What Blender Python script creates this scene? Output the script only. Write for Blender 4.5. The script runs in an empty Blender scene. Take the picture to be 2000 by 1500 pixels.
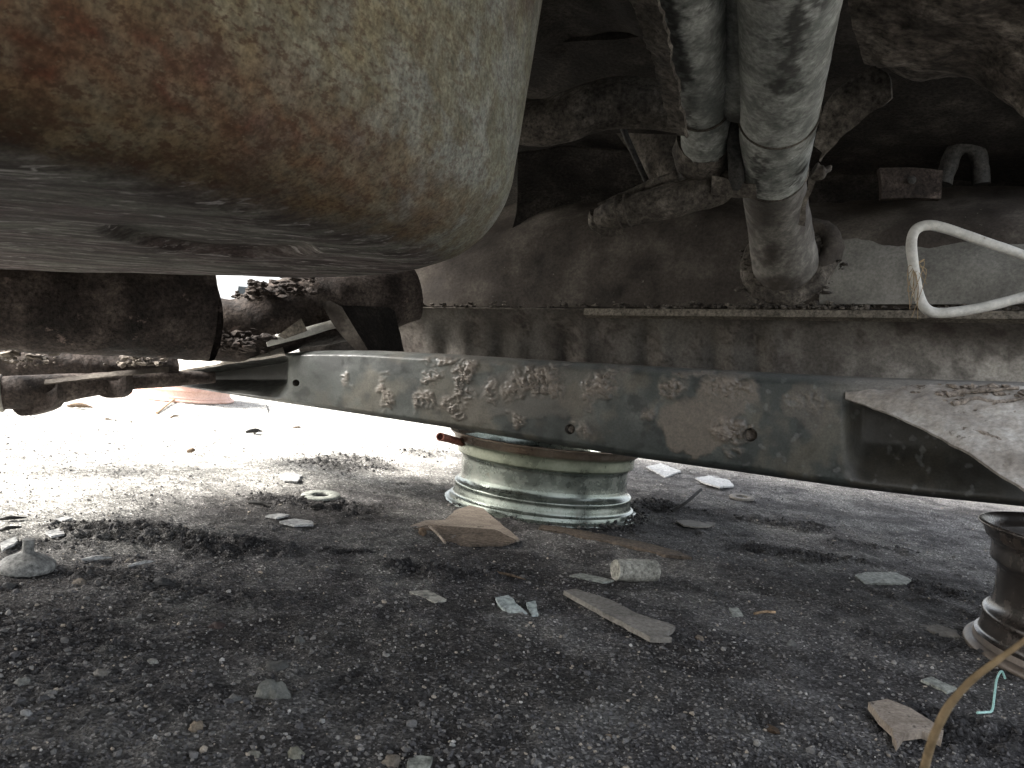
import bpy, bmesh, math, random
import numpy as np
from mathutils import Vector, Matrix

random.seed(7)
rng = np.random.default_rng(7)
scene = bpy.context.scene
COL = scene.collection

# ------------------------------------------------------------------ camera
CAM_H, F_PX, PITCH, ROLL = 0.305, 1560.0, math.radians(2.2), math.radians(6.0)
fwd = Vector((0, math.cos(PITCH), -math.sin(PITCH)))
R0 = Vector((1, 0, 0)); U0 = R0.cross(fwd).normalized()
IX = R0 * math.cos(ROLL) + U0 * math.sin(ROLL)
IY = -R0 * math.sin(ROLL) + U0 * math.cos(ROLL)
CAM = Vector((0, 0, CAM_H))
cd = bpy.data.cameras.new('camera')
cam = bpy.data.objects.new('camera', cd); COL.objects.link(cam)
m3 = Matrix((IX, IY, -fwd)).transposed()
cam.matrix_world = Matrix.Translation(CAM) @ m3.to_4x4()
cd.sensor_width = 36.0; cd.lens = 36.0 * F_PX / 2000.0
cd.clip_start = 0.02; cd.clip_end = 500
cd.dof.use_dof = True; cd.dof.focus_distance = 1.0; cd.dof.aperture_fstop = 24
scene.camera = cam

# ------------------------------------------------------------------ light
SUN_EL, SUN_AZ = math.radians(41), math.radians(-92)     # azimuth from +Y towards +X
w = bpy.data.worlds.new('World'); scene.world = w; w.use_nodes = True
nt = w.node_tree
bg = nt.nodes['Background']
sky = nt.nodes.new('ShaderNodeTexSky'); sky.sky_type = 'NISHITA'; sky.sun_disc = False
sky.sun_elevation = SUN_EL; sky.sun_rotation = SUN_AZ
sky.dust_density = 4.0; sky.air_density = 1.0; sky.ozone_density = 0.6
hs = nt.nodes.new('ShaderNodeHueSaturation'); hs.inputs['Saturation'].default_value = 0.32   # a hazy white sky
nt.links.new(sky.outputs[0], hs.inputs['Color']); nt.links.new(hs.outputs[0], bg.inputs['Color'])
bg.inputs['Strength'].default_value = 0.15
sd = bpy.data.lights.new('sun', 'SUN'); sd.energy = 5.0; sd.angle = math.radians(32); sd.color = (1, 0.96, 0.9)
sun = bpy.data.objects.new('sun', sd); COL.objects.link(sun)
sdir = Vector((math.sin(SUN_AZ) * math.cos(SUN_EL), math.cos(SUN_AZ) * math.cos(SUN_EL), math.sin(SUN_EL)))
sun.rotation_euler = sdir.to_track_quat('Z', 'Y').to_euler()
vs = scene.view_settings
vs.view_transform = 'Standard'; vs.look = 'None'; vs.gamma = 1; vs.use_curve_mapping = False
vs.exposure = 2.15
scene.cycles.use_denoising = True
scene.cycles.max_bounces = 8; scene.cycles.diffuse_bounces = 6

# ------------------------------------------------------------------ helpers
def P(px, py, D):
    """a point of the place: photograph direction and distance"""
    return CAM + fwd * D + IX * ((px - 1000) / F_PX * D) + IY * ((750 - py) / F_PX * D)
def G(px, py, z=0.0):
    d = fwd + IX * ((px - 1000) / F_PX) + IY * ((750 - py) / F_PX)
    t = (z - CAM_H) / d.z
    return CAM + d * t
TV = Vector((0.91, -0.41, 0)).normalized(); LV = Vector((-TV.y, TV.x, 0))
def C(lat, lon, z): return TV * lat + LV * lon + Vector((0, 0, z))     # the car's own axes

def _h(ix, iy, iz, seed):
    h = (ix.astype(np.int64) * 374761393 + iy.astype(np.int64) * 668265263 + iz.astype(np.int64) * 2147483647 + seed * 974711) & 0xffffffff
    h = ((h ^ (h >> 13)) * 1274126177) & 0xffffffff
    h = (h ^ (h >> 16)) & 0xffffffff
    return h / 4294967295.0
def vnoise(p, scale=1.0, seed=0):
    q = p * scale; i = np.floor(q).astype(np.int64); f = q - i; f = f * f * f * (f * (f * 6 - 15) + 10)
    r = 0
    for dx in (0, 1):
        for dy in (0, 1):
            for dz in (0, 1):
                wgt = (f[:, 0] if dx else 1 - f[:, 0]) * (f[:, 1] if dy else 1 - f[:, 1]) * (f[:, 2] if dz else 1 - f[:, 2])
                r = r + wgt * _h(i[:, 0] + dx, i[:, 1] + dy, i[:, 2] + dz, seed)
    return r
def _rot(a, b, c):
    return np.array(Matrix.Rotation(a, 3, 'X') @ Matrix.Rotation(b, 3, 'Y') @ Matrix.Rotation(c, 3, 'Z'))
ROTM = [_rot(0.5, 0.4, 0.7), _rot(1.3, 0.9, 2.1), _rot(2.2, 1.7, 0.3), _rot(0.8, 2.5, 1.2)]
def fbm(p, scale, octv=4, seed=0, gain=0.5):
    a, s, n = 1.0, 0.0, 0.0
    for k in range(octv):
        s = s + a * vnoise(p @ ROTM[k % 4] + k * 7.13, scale * 2 ** k, seed + k); n += a; a *= gain
    return s / n
def sstep(a, b, x):
    t = np.clip((x - a) / (b - a), 0, 1); return t * t * (3 - 2 * t)
def lerp(a, b, t): return a + (b - a) * t
def mixc(c0, c1, t): return c0 + (np.array(c1) - c0) * t[:, None]

def mesh_obj(name, V, F, m=None, parent=None, smooth=True, col=None):
    me = bpy.data.meshes.new(name)
    V = np.asarray(V, dtype=np.float64)
    org = Vector(V.mean(axis=0)) if parent is None else parent.matrix_world.translation
    if parent is None:
        o3 = np.array([org.x, org.y, V[:, 2].min()]); org = Vector(o3)
    me.from_pydata([tuple(v) for v in (V - np.array(org))], [], F)
    if smooth: me.polygons.foreach_set('use_smooth', [True] * len(me.polygons))
    if col is not None:
        at = me.attributes.new('Col', 'FLOAT_COLOR', 'POINT')
        c4 = np.ones((len(V), 4)); c4[:, :3] = col
        at.data.foreach_set('color', c4.ravel())
    if smooth: me.set_sharp_from_angle(angle=math.radians(52))
    me.update()
    o = bpy.data.objects.new(name, me); COL.objects.link(o)
    if m: me.materials.append(m)
    if parent is None:
        o.location = org
    else:
        o.parent = parent
    return o
ORG = {}
def thing(name, label, cat, loc, group=None):
    o = bpy.data.objects.new(name, None); COL.objects.link(o); o.location = loc
    o.empty_display_size = 0.05
    o.matrix_world = Matrix.Translation(Vector(loc))
    o['label'] = label; o['category'] = cat
    if group: o['group'] = group
    return o
GROUPS = {'white_chip': 'white chips lying on the ground', 'paint_flake': 'grey paint flakes lying on the ground', 'twig': 'small twigs and scraps on the ground', 'washer': 'flat ring washers on the ground', 'glass_shard': 'glass shards on the ground', 'wood_chip': 'broken wood pieces on the ground', 'stick': 'thin sticks on the ground'}
def tag(o, label, cat, group=None):
    group = group or GROUPS.get(o.name.split('.')[0])
    o['label'] = label; o['category'] = cat
    if group: o['group'] = group
    return o
def child(o, parent):
    """hang a sub-part under a part (both were built in the thing's frame)"""
    o.parent = parent; return o
def sub(name, V, F, m, part, **k):
    """a sub-part: the part sits at its thing's origin, so the thing's frame serves"""
    root = part.parent
    o = mesh_obj(name, V, F, m, root, **k); o.parent = part; return o

def grid_faces(r, c, wrap=False):
    F = []
    for i in range(r - 1):
        for j in range(c if wrap else c - 1):
            a = i * c + j; b = i * c + (j + 1) % c
            F.append((a, b, b + c, a + c))
    return F
def cr_interp(pts, n):
    """Catmull-Rom through rows of numbers"""
    pts = np.asarray(pts, float); k = len(pts)
    t = np.linspace(0, k - 1, n); i = np.minimum(t.astype(int), k - 2); f = (t - i)[:, None]
    p1, p2 = pts[i], pts[i + 1]
    p0 = np.where((i > 0)[:, None], pts[np.maximum(i - 1, 0)], 2 * p1 - p2)
    p3 = np.where((i < k - 2)[:, None], pts[np.minimum(i + 2, k - 1)], 2 * p2 - p1)
    return 0.5 * ((2 * p1) + (-p0 + p2) * f + (2 * p0 - 5 * p1 + 4 * p2 - p3) * f ** 2 + (-p0 + 3 * p1 - 3 * p2 + p3) * f ** 3)
def lin_interp(pts, n):
    pts = np.asarray(pts, float); t = np.linspace(0, len(pts) - 1, n)
    i = np.minimum(t.astype(int), len(pts) - 2); f = (t - i)[:, None]
    return pts[i] * (1 - f) + pts[i + 1] * f
def tube(pts, radii, n=20, seg=60, bump=0.0, bscale=60, smooth_path=True, caps=True, sx=1.0, seed=0):
    """a swept round bar or pipe; returns V, F"""
    pts = [tuple(p) for p in pts]
    if not hasattr(radii, '__len__'): radii = [radii] * len(pts)
    A = np.hstack([np.array(pts), np.array(radii)[:, None]])
    A = cr_interp(A, seg) if smooth_path else lin_interp(A, seg)
    c, r = A[:, :3], A[:, 3]
    tg = np.gradient(c, axis=0); tg /= np.linalg.norm(tg, axis=1)[:, None]
    ref = np.array([0.31, 0.52, 0.79]); V = []
    u = np.cross(tg[0], ref); u /= np.linalg.norm(u)
    for k in range(seg):
        u = u - tg[k] * np.dot(u, tg[k]); u /= np.linalg.norm(u); v = np.cross(tg[k], u)
        a = np.arange(n) / n * 2 * math.pi
        V.append(c[k] + r[k] * (np.cos(a)[:, None] * u * sx + np.sin(a)[:, None] * v))
    V = np.vstack(V); F = grid_faces(seg, n, True)
    if bump:
        cc = np.repeat(c, n, axis=0); d = (V - cc); d /= np.linalg.norm(d, axis=1)[:, None] + 1e-9
        V = V + d * ((fbm(V, bscale, 4, seed) - 0.5) * 2 * bump)[:, None]
    if caps:
        F = F + [tuple(range(n))[::-1], tuple(range((seg - 1) * n, seg * n))]
    return V, F
def lathe(profile, n=64, center=(0, 0, 0), closed=False):
    V = []
    for r, z in profile:
        a = np.arange(n) / n * 2 * math.pi
        V.append(np.stack([np.cos(a) * r, np.sin(a) * r, np.full(n, z)], 1))
    V = np.vstack(V) + np.array(center)
    k = len(profile); F = grid_faces(k, n, True)
    if closed: F += [(((k - 1) * n + j), ((k - 1) * n + (j + 1) % n), (j + 1) % n, j) for j in range(n)]
    return V, F
def sheet(rows, nr, nc, thick=0.003, bump=0.0, bscale=40, lin=False, seed=0, away=None, rough_edge=0.0):
    """a pressed sheet through a few rows of points, with thickness; returns V, F"""
    fn = lin_interp if lin else cr_interp
    A = np.array([[tuple(p) for p in r] for r in rows], float)       # r x c x 3
    B = np.stack([fn(A[i], nc) for i in range(A.shape[0])])          # r x nc x 3
    B = np.stack([fn(B[:, j], nr) for j in range(nc)], axis=1)       # nr x nc x 3
    V = B.reshape(-1, 3)
    dr = np.gradient(B, axis=0) ; dc = np.gradient(B, axis=1)
    N = np.cross(dc.reshape(-1, 3), dr.reshape(-1, 3)); N /= np.linalg.norm(N, axis=1)[:, None] + 1e-12
    if away is None: away = V - np.array(CAM)
    s = np.sign((N * away).sum(1).mean()) or 1.0
    N = N * s                                                         # points away from the viewer's side
    if bump: V = V - N * ((fbm(V, bscale, 4, seed) - 0.5) * 2 * bump)[:, None]
    if rough_edge:
        e = (fbm(V, 55, 3, seed + 5) - 0.5) * 2 * rough_edge
        idx = np.arange(len(V)); rr = idx // nc
        gr = dr.reshape(-1, 3) / (np.linalg.norm(dr.reshape(-1, 3), axis=1)[:, None] + 1e-9)
        mk = ((rr == 0) | (rr == nr - 1))
        V = V + gr * (e * mk)[:, None]
    n = len(V); W = V + N * thick
    F = grid_faces(nr, nc); F2 = [tuple(n + k for k in f)[::-1] for f in F]
    E = [i for i in range(nc)] + [i * nc + nc - 1 for i in range(1, nr)] + [(nr - 1) * nc + j for j in range(nc - 2, -1, -1)] + [i * nc for i in range(nr - 2, 0, -1)]
    S = [(E[k], n + E[k], n + E[(k + 1) % len(E)], E[(k + 1) % len(E)]) for k in range(len(E))]
    return np.vstack([V, W]), F + F2 + S
def box(c0, ax, ay, az, lx, ly, lz):
    c0 = np.array(tuple(c0)); ax, ay, az = [np.array(tuple(v)) for v in (ax, ay, az)]
    V = [c0 + ax * sx * lx / 2 + ay * sy * ly / 2 + az * sz * lz / 2 for sx in (-1, 1) for sy in (-1, 1) for sz in (-1, 1)]
    return np.array(V), [(0, 1, 3, 2), (4, 6, 7, 5), (0, 4, 5, 1), (2, 3, 7, 6), (0, 2, 6, 4), (1, 5, 7, 3)]
def join(*vf):
    V, F, o = [], [], 0
    for v, f in vf:
        v = np.asarray(v); V.append(v); F += [tuple(i + o for i in q) for q in f]; o += len(v)
    return np.vstack(V), F

# ------------------------------------------------------------------ materials
def grime(name, stops, scale=18, rough=(0.75, 0.95), metal=0.0, bump=0.35, bscale=220, attr=False, fine=170, var=0.75, spots=None, stretch=(1, 1, 1), spec=0.15, bdist=0.0015):
    m = bpy.data.materials.new(name); m.use_nodes = True
    t = m.node_tree; N = t.nodes; Lk = t.links
    b = N['Principled BSDF']
    tc = N.new('ShaderNodeTexCoord'); mp = N.new('ShaderNodeMapping'); mp.inputs['Scale'].default_value = stretch
    Lk.new(tc.outputs['Object'], mp.inputs[0]); vec = mp.outputs[0]
    n1 = N.new('ShaderNodeTexNoise'); n1.inputs['Scale'].default_value = scale; n1.inputs['Detail'].default_value = 8; n1.inputs['Roughness'].default_value = 0.65
    Lk.new(vec, n1.inputs['Vector'])
    n2 = N.new('ShaderNodeTexNoise'); n2.inputs['Scale'].default_value = fine; n2.inputs['Detail'].default_value = 5; n2.inputs['Roughness'].default_value = 0.7
    Lk.new(vec, n2.inputs['Vector'])
    if attr:
        a = N.new('ShaderNodeAttribute'); a.attribute_name = 'Col'; base = a.outputs['Color']
        mr0 = N.new('ShaderNodeMapRange'); mr0.inputs[1].default_value = 0.3; mr0.inputs[2].default_value = 0.7
        mr0.inputs[3].default_value = 1 - var * 0.7; mr0.inputs[4].default_value = 1 + var * 0.7
        Lk.new(n1.outputs[0], mr0.inputs[0])
        mm = N.new('ShaderNodeMix'); mm.data_type = 'RGBA'; mm.blend_type = 'MULTIPLY'; mm.inputs[0].default_value = 1
        Lk.new(base, mm.inputs[6]); Lk.new(mr0.outputs[0], mm.inputs[7]); base = mm.outputs[2]
    else:
        cr = N.new('ShaderNodeValToRGB'); e = cr.color_ramp.elements
        while len(e) < len(stops): e.new(0.5)
        for el, (p, c) in zip(e, stops): el.position = p; el.color = (*c, 1)
        Lk.new(n1.outputs[0], cr.inputs[0]); base = cr.outputs[0]
    mr = N.new('ShaderNodeMapRange'); mr.inputs[1].default_value = 0.3; mr.inputs[2].default_value = 0.7
    mr.inputs[3].default_value = 1 - var; mr.inputs[4].default_value = 1 + var
    Lk.new(n2.outputs[0], mr.inputs[0])
    mx = N.new('ShaderNodeMix'); mx.data_type = 'RGBA'; mx.blend_type = 'MULTIPLY'; mx.inputs[0].default_value = 1
    Lk.new(base, mx.inputs[6]); Lk.new(mr.outputs[0], mx.inputs[7]); out = mx.outputs[2]
    if spots:
        c, sc, th = spots
        n3 = N.new('ShaderNodeTexNoise'); n3.inputs['Scale'].default_value = sc; n3.inputs['Detail'].default_value = 6; n3.inputs['Roughness'].default_value = 0.7
        Lk.new(vec, n3.inputs['Vector'])
        m2 = N.new('ShaderNodeMapRange'); m2.inputs[1].default_value = th; m2.inputs[2].default_value = th + 0.06
        Lk.new(n3.outputs[0], m2.inputs[0])
        mz = N.new('ShaderNodeMix'); mz.data_type = 'RGBA'; mz.inputs[7].default_value = (*c, 1)
        Lk.new(m2.outputs[0], mz.inputs[0]); Lk.new(out, mz.inputs[6]); out = mz.outputs[2]
    Lk.new(out, b.inputs['Base Color'])
    mrr = N.new('ShaderNodeMapRange'); mrr.inputs[1].default_value = 0.35; mrr.inputs[2].default_value = 0.65
    mrr.inputs[3].default_value = rough[0]; mrr.inputs[4].default_value = rough[1]
    Lk.new(n1.outputs[0], mrr.inputs[0]); Lk.new(mrr.outputs[0], b.inputs['Roughness'])
    b.inputs['Metallic'].default_value = metal
    b.inputs['Specular IOR Level'].default_value = spec
    if bump:
        nb = N.new('ShaderNodeTexNoise'); nb.inputs['Scale'].default_value = bscale; nb.inputs['Detail'].default_value = 6; nb.inputs['Roughness'].default_value = 0.65
        Lk.new(vec, nb.inputs['Vector'])
        bp = N.new('ShaderNodeBump'); bp.inputs['Strength'].default_value = bump; bp.inputs['Distance'].default_value = bdist
        Lk.new(nb.outputs[0], bp.inputs['Height']); Lk.new(bp.outputs[0], b.inputs['Normal'])
    return m

M = {}
def tank_steel():
    m = grime('tank_steel', None, attr=True, scale=60, fine=300, var=0.5, rough=(0.8, 0.95), bump=0.4, bscale=300, spec=0.12, bdist=0.0008)
    t = m.node_tree; N = t.nodes; Lk = t.links; b = N['Principled BSDF']
    base = b.inputs['Base Color'].links[0].from_socket
    tc = N.new('ShaderNodeTexCoord')
    def noise(vec, sc, det=6, ro=0.65):
        n = N.new('ShaderNodeTexNoise'); n.inputs['Scale'].default_value = sc; n.inputs['Detail'].default_value = det; n.inputs['Roughness'].default_value = ro
        Lk.new(vec, n.inputs['Vector']); return n.outputs[0]
    def rng_(x, a, c, lo=0.0, hi=1.0):
        n = N.new('ShaderNodeMapRange'); n.inputs[1].default_value = a; n.inputs[2].default_value = c; n.inputs[3].default_value = lo; n.inputs[4].default_value = hi
        Lk.new(x, n.inputs[0]); return n.outputs[0]
    def mul(x, y):
        n = N.new('ShaderNodeMath'); n.operation = 'MULTIPLY'; Lk.new(x, n.inputs[0])
        if isinstance(y, float): n.inputs[1].default_value = y
        else: Lk.new(y, n.inputs[1])
        return n.outputs[0]
    def mix(f, c0, c1):
        n = N.new('ShaderNodeMix'); n.data_type = 'RGBA'; Lk.new(f, n.inputs[0]); Lk.new(c0, n.inputs[6]); n.inputs[7].default_value = (*c1, 1); return n.outputs[2]
    bot = N.new('ShaderNodeAttribute'); bot.attribute_name = 'scraped'
    sp = N.new('ShaderNodeAttribute'); sp.attribute_name = 'rusty'
    r1 = N.new('ShaderNodeMapping'); r1.inputs['Rotation'].default_value = (0, 0, math.radians(-18))
    Lk.new(tc.outputs['Object'], r1.inputs[0])
    r2 = N.new('ShaderNodeMapping'); r2.inputs['Scale'].default_value = (0.22, 1.0, 1.0); Lk.new(r1.outputs[0], r2.inputs[0])
    st = noise(r2.outputs[0], 70, 7, 0.7); st2 = noise(r2.outputs[0], 120, 5, 0.6)
    c = mix(mul(bot.outputs['Fac'], rng_(st, 0.5, 0.40, 0, 0.92)), base, (0.045, 0.034, 0.033))
    c = mix(mul(bot.outputs['Fac'], rng_(st, 0.56, 0.62, 0, 0.7)), c, (0.26, 0.235, 0.22))
    c = mix(mul(bot.outputs['Fac'], rng_(st2, 0.62, 0.66, 0, 0.9)), c, (0.4, 0.37, 0.355))
    sc = noise(r2.outputs[0], 26, 4, 0.6)
    n_ = N.new('ShaderNodeMath'); n_.operation = 'SUBTRACT'; n_.inputs[1].default_value = 0.5; Lk.new(sc, n_.inputs[0])
    n2_ = N.new('ShaderNodeMath'); n2_.operation = 'ABSOLUTE'; Lk.new(n_.outputs[0], n2_.inputs[0])
    brk = rng_(noise(tc.outputs['Object'], 22, 4, 0.6), 0.46, 0.56, 0, 0.85)
    c = mix(mul(mul(bot.outputs['Fac'], rng_(n2_.outputs[0], 0.014, 0.004, 0, 1)), brk), c, (0.46, 0.43, 0.41))
    # rust freckles on the walls, drawn out a little along the press direction
    r3 = N.new('ShaderNodeMapping'); r3.inputs['Scale'].default_value = (0.55, 0.55, 1.2); Lk.new(tc.outputs['Object'], r3.inputs[0])
    f1 = noise(r3.outputs[0], 190, 5, 0.75); f2 = noise(r3.outputs[0], 420, 4, 0.7)
    c = mix(mul(sp.outputs['Fac'], rng_(f1, 0.50, 0.60, 0, 0.85)), c, (0.055, 0.03, 0.018))
    c = mix(mul(sp.outputs['Fac'], rng_(f2, 0.6, 0.72, 0, 0.45)), c, (0.22, 0.19, 0.12))
    Lk.new(c, b.inputs['Base Color'])
    return m
M['tank'] = tank_steel()
M['pan'] = grime('underbody_grime', [(0.3, (0.007, 0.006, 0.0055)), (0.52, (0.019, 0.0165, 0.0145)), (0.72, (0.05, 0.044, 0.038))], scale=14, bump=0.6, bscale=90, bdist=0.004)
M['rail'] = grime('mud_coated_rail', [(0.34, (0.026, 0.022, 0.018)), (0.5, (0.085, 0.072, 0.06)), (0.64, (0.2, 0.175, 0.148))], scale=22, bump=0.8, bscale=80, bdist=0.005, stretch=(0.6, 1, 1.6))
M['low_panel'] = grime('dusty_low_panel', None, attr=True, scale=16, fine=170, var=0.35, bump=0.4, bscale=140, bdist=0.002, rough=(0.7, 0.9))
M['panel'] = grime('dusty_undercoat', [(0.3, (0.018, 0.015, 0.0125)), (0.5, (0.05, 0.0425, 0.036)), (0.68, (0.105, 0.094, 0.08))], scale=8, bump=0.5, bscale=120, spots=((0.2, 0.185, 0.16), 60, 0.68), bdist=0.003, var=0.35)
M['shelf'] = grime('grey_dust_panel', [(0.3, (0.09, 0.086, 0.077)), (0.55, (0.16, 0.155, 0.138)), (0.75, (0.24, 0.23, 0.21))], scale=9, bump=0.3, bscale=160, bdist=0.0015, var=0.3)
M['rust'] = grime('dark_rust', [(0.32, (0.011, 0.009, 0.008)), (0.5, (0.033, 0.026, 0.0225)), (0.68, (0.09, 0.074, 0.064))], scale=14, bump=1.0, bscale=90, spots=((0.15, 0.115, 0.1), 24, 0.62), bdist=0.004)
M['pipe'] = grime('dusty_zinc_pipe', [(0.3, (0.085, 0.09, 0.08)), (0.5, (0.165, 0.17, 0.154)), (0.7, (0.27, 0.272, 0.25))], scale=16, rough=(0.5, 0.8), bump=0.25, bscale=220, spots=((0.05, 0.047, 0.042), 24, 0.63), bdist=0.001, spec=0.5)
M['pipe_attr'] = grime('peeling_zinc_pipe', None, attr=True, scale=60, fine=220, var=0.4, rough=(0.5, 0.75), bump=0.35, bscale=160, bdist=0.0015, spec=0.5)
M['hose'] = grime('dusty_hose', [(0.3, (0.03, 0.026, 0.022)), (0.52, (0.075, 0.066, 0.056)), (0.68, (0.15, 0.135, 0.115))], scale=30, bump=0.4, bscale=180)
M['clay'] = grime('caked_mud', [(0.3, (0.13, 0.11, 0.092)), (0.6, (0.25, 0.215, 0.182))], scale=40, bump=0.7, bscale=160, bdist=0.003)
M['hook'] = grime('pale_steel_rod', [(0.3, (0.30, 0.29, 0.26)), (0.5, (0.48, 0.47, 0.435))], scale=18, rough=(0.4, 0.6), bump=0.1, bscale=200, var=0.2, spots=((0.22, 0.18, 0.13), 60, 0.66))
M['beam'] = grime('beam_steel', None, attr=True, scale=60, fine=300, var=0.3, rough=(0.34, 0.68), bump=0.22, bscale=260, spec=0.5, bdist=0.001)
M['dust_plate'] = grime('dust_covered_plate', [(0.3, (0.17, 0.15, 0.13)), (0.5, (0.3, 0.275, 0.245)), (0.66, (0.45, 0.43, 0.395))], scale=15, bump=0.6, bscale=70, spots=((0.11, 0.093, 0.076), 32, 0.60), bdist=0.004, var=0.3, stretch=(0.7, 1.3, 1))
M['flange'] = grime('brown_flange', [(0.3, (0.06, 0.052, 0.042)), (0.6, (0.13, 0.115, 0.094))], scale=25, bump=0.2, bscale=200)
M['ground'] = None
def soil():
    m = bpy.data.materials.new('soil'); m.use_nodes = True; t = m.node_tree; N = t.nodes; Lk = t.links; b = N['Principled BSDF']
    tc = N.new('ShaderNodeTexCoord'); a = N.new('ShaderNodeAttribute'); a.attribute_name = 'Col'
    vo = N.new('ShaderNodeTexVoronoi'); vo.inputs['Scale'].default_value = 380
    Lk.new(tc.outputs['Object'], vo.inputs['Vector'])
    sp = N.new('ShaderNodeSeparateColor'); Lk.new(vo.outputs['Color'], sp.inputs[0])
    cr = N.new('ShaderNodeValToRGB'); e = cr.color_ramp.elements
    for _ in range(3): e.new(0.5)
    for el, (p, c) in zip(e, [(0, 0.45), (0.55, 0.82), (0.87, 1.3), (0.96, 2.0), (1.0, 3.2)]): el.position = p; el.color = (c, c, c * 0.98, 1)
    Lk.new(sp.outputs[0], cr.inputs[0])
    n2 = N.new('ShaderNodeTexNoise'); n2.inputs['Scale'].default_value = 26; n2.inputs['Detail'].default_value = 9; n2.inputs['Roughness'].default_value = 0.7
    Lk.new(tc.outputs['Object'], n2.inputs['Vector'])
    mr = N.new('ShaderNodeMapRange'); mr.inputs[1].default_value = 0.3; mr.inputs[2].default_value = 0.7; mr.inputs[3].default_value = 0.55; mr.inputs[4].default_value = 1.45
    Lk.new(n2.outputs[0], mr.inputs[0])
    m1 = N.new('ShaderNodeMix'); m1.data_type = 'RGBA'; m1.blend_type = 'MULTIPLY'; m1.inputs[0].default_value = 1
    m2 = N.new('ShaderNodeMix'); m2.data_type = 'RGBA'; m2.blend_type = 'MULTIPLY'; m2.inputs[0].default_value = 1
    Lk.new(a.outputs['Color'], m1.inputs[6]); Lk.new(cr.outputs[0], m1.inputs[7])
    Lk.new(m1.outputs[2], m2.inputs[6]); Lk.new(mr.outputs[0], m2.inputs[7])
    Lk.new(m2.outputs[2], b.inputs['Base Color']); b.inputs['Roughness'].default_value = 0.85; b.inputs['Specular IOR Level'].default_value = 0.12
    n3 = N.new('ShaderNodeTexNoise'); n3.inputs['Scale'].default_value = 170; n3.inputs['Detail'].default_value = 6; n3.inputs['Roughness'].default_value = 0.7
    Lk.new(tc.outputs['Object'], n3.inputs['Vector'])
    bp = N.new('ShaderNodeBump'); bp.inputs['Strength'].default_value = 0.9; bp.inputs['Distance'].default_value = 0.005
    Lk.new(n3.outputs[0], bp.inputs['Height'])
    bp2 = N.new('ShaderNodeBump'); bp2.inputs['Strength'].default_value = 0.7; bp2.inputs['Distance'].default_value = 0.003
    Lk.new(vo.outputs['Distance'], bp2.inputs['Height']); Lk.new(bp.outputs[0], bp2.inputs['Normal'])
    Lk.new(bp2.outputs[0], b.inputs['Normal'])
    return m
M['ground'] = soil()
def attr_mat(name, rough=0.85, bump=0.4):
    return grime(name, None, attr=True, scale=120, fine=500, var=0.3, rough=(rough - 0.1, rough), bump=bump, bscale=300)
M['stones'] = attr_mat('stone_grit')
M['wood'] = grime('weathered_wood', [(0.3, (0.15, 0.12, 0.095)), (0.6, (0.3, 0.255, 0.21))], scale=16, stretch=(1.6, 3, 1), bump=0.4, bscale=120, var=0.4, spots=((0.05, 0.043, 0.038), 30, 0.6))
M['woodgrey'] = grime('grey_board', [(0.3, (0.12, 0.11, 0.097)), (0.6, (0.22, 0.205, 0.182))], scale=16, bump=0.35, bscale=150, var=0.4)
M['lath'] = grime('brown_lath', [(0.3, (0.06, 0.048, 0.038)), (0.65, (0.13, 0.103, 0.08))], scale=18, bump=0.4, bscale=120)
M['glass'] = grime('dusty_glass_shard', [(0.3, (0.25, 0.29, 0.28)), (0.6, (0.38, 0.42, 0.41))], scale=30, rough=(0.25, 0.5), bump=0.1)
M['shard'] = grime('dusty_paint_flake', [(0.3, (0.16, 0.17, 0.15)), (0.6, (0.27, 0.28, 0.25))], scale=30, rough=(0.5, 0.8), bump=0.2)
M['white'] = grime('white_flake', [(0.3, (0.28, 0.28, 0.27)), (0.6, (0.42, 0.42, 0.41))], scale=30, rough=(0.5, 0.8), bump=0.2)
M['black'] = grime('black_rod', [(0.3, (0.015, 0.015, 0.015)), (0.6, (0.04, 0.038, 0.035))], scale=30, rough=(0.5, 0.8), bump=0.2)
M['twig'] = grime('dry_twig', [(0.3, (0.06, 0.045, 0.03)), (0.6, (0.14, 0.1, 0.07))], scale=60, bump=0.4)
M['straw'] = grime('tan_straw', [(0.3, (0.13, 0.09, 0.05)), (0.6, (0.3, 0.225, 0.135))], scale=40, bump=0.3, bscale=150, var=0.25)
M['mint'] = grime('mint_thread', [(0.3, (0.32, 0.58, 0.52)), (0.6, (0.46, 0.7, 0.64))], scale=60, bump=0.1, var=0.15)
M['cork'] = grime('grey_cork', [(0.3, (0.17, 0.165, 0.14)), (0.6, (0.33, 0.32, 0.28))], scale=60, bump=0.6, bscale=260)
M['rubber'] = grime('grey_rubber', [(0.3, (0.13, 0.13, 0.125)), (0.6, (0.22, 0.22, 0.21))], scale=30, bump=0.2, rough=(0.6, 0.85))
M['orange'] = grime('orange_twig', [(0.3, (0.25, 0.17, 0.1)), (0.6, (0.42, 0.3, 0.2))], scale=60, bump=0.2)
M['copper'] = grime('rusty_tube', [(0.3, (0.2, 0.07, 0.05)), (0.6, (0.36, 0.16, 0.12))], scale=60, bump=0.3)
M['bore'] = grime('dark_bore', [(0.3, (0.05, 0.015, 0.012)), (0.6, (0.1, 0.03, 0.022))], scale=60, bump=0.3)
M['rim_grey'] = grime('rim_grey_green_paint', [(0.3, (0.13, 0.148, 0.128)), (0.5, (0.21, 0.235, 0.207)), (0.7, (0.31, 0.325, 0.29))], scale=22, rough=(0.18, 0.36), metal=0.72, bump=0.1, bscale=300, var=0.18, spots=((0.17, 0.1, 0.055), 14, 0.66), spec=0.6)
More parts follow.
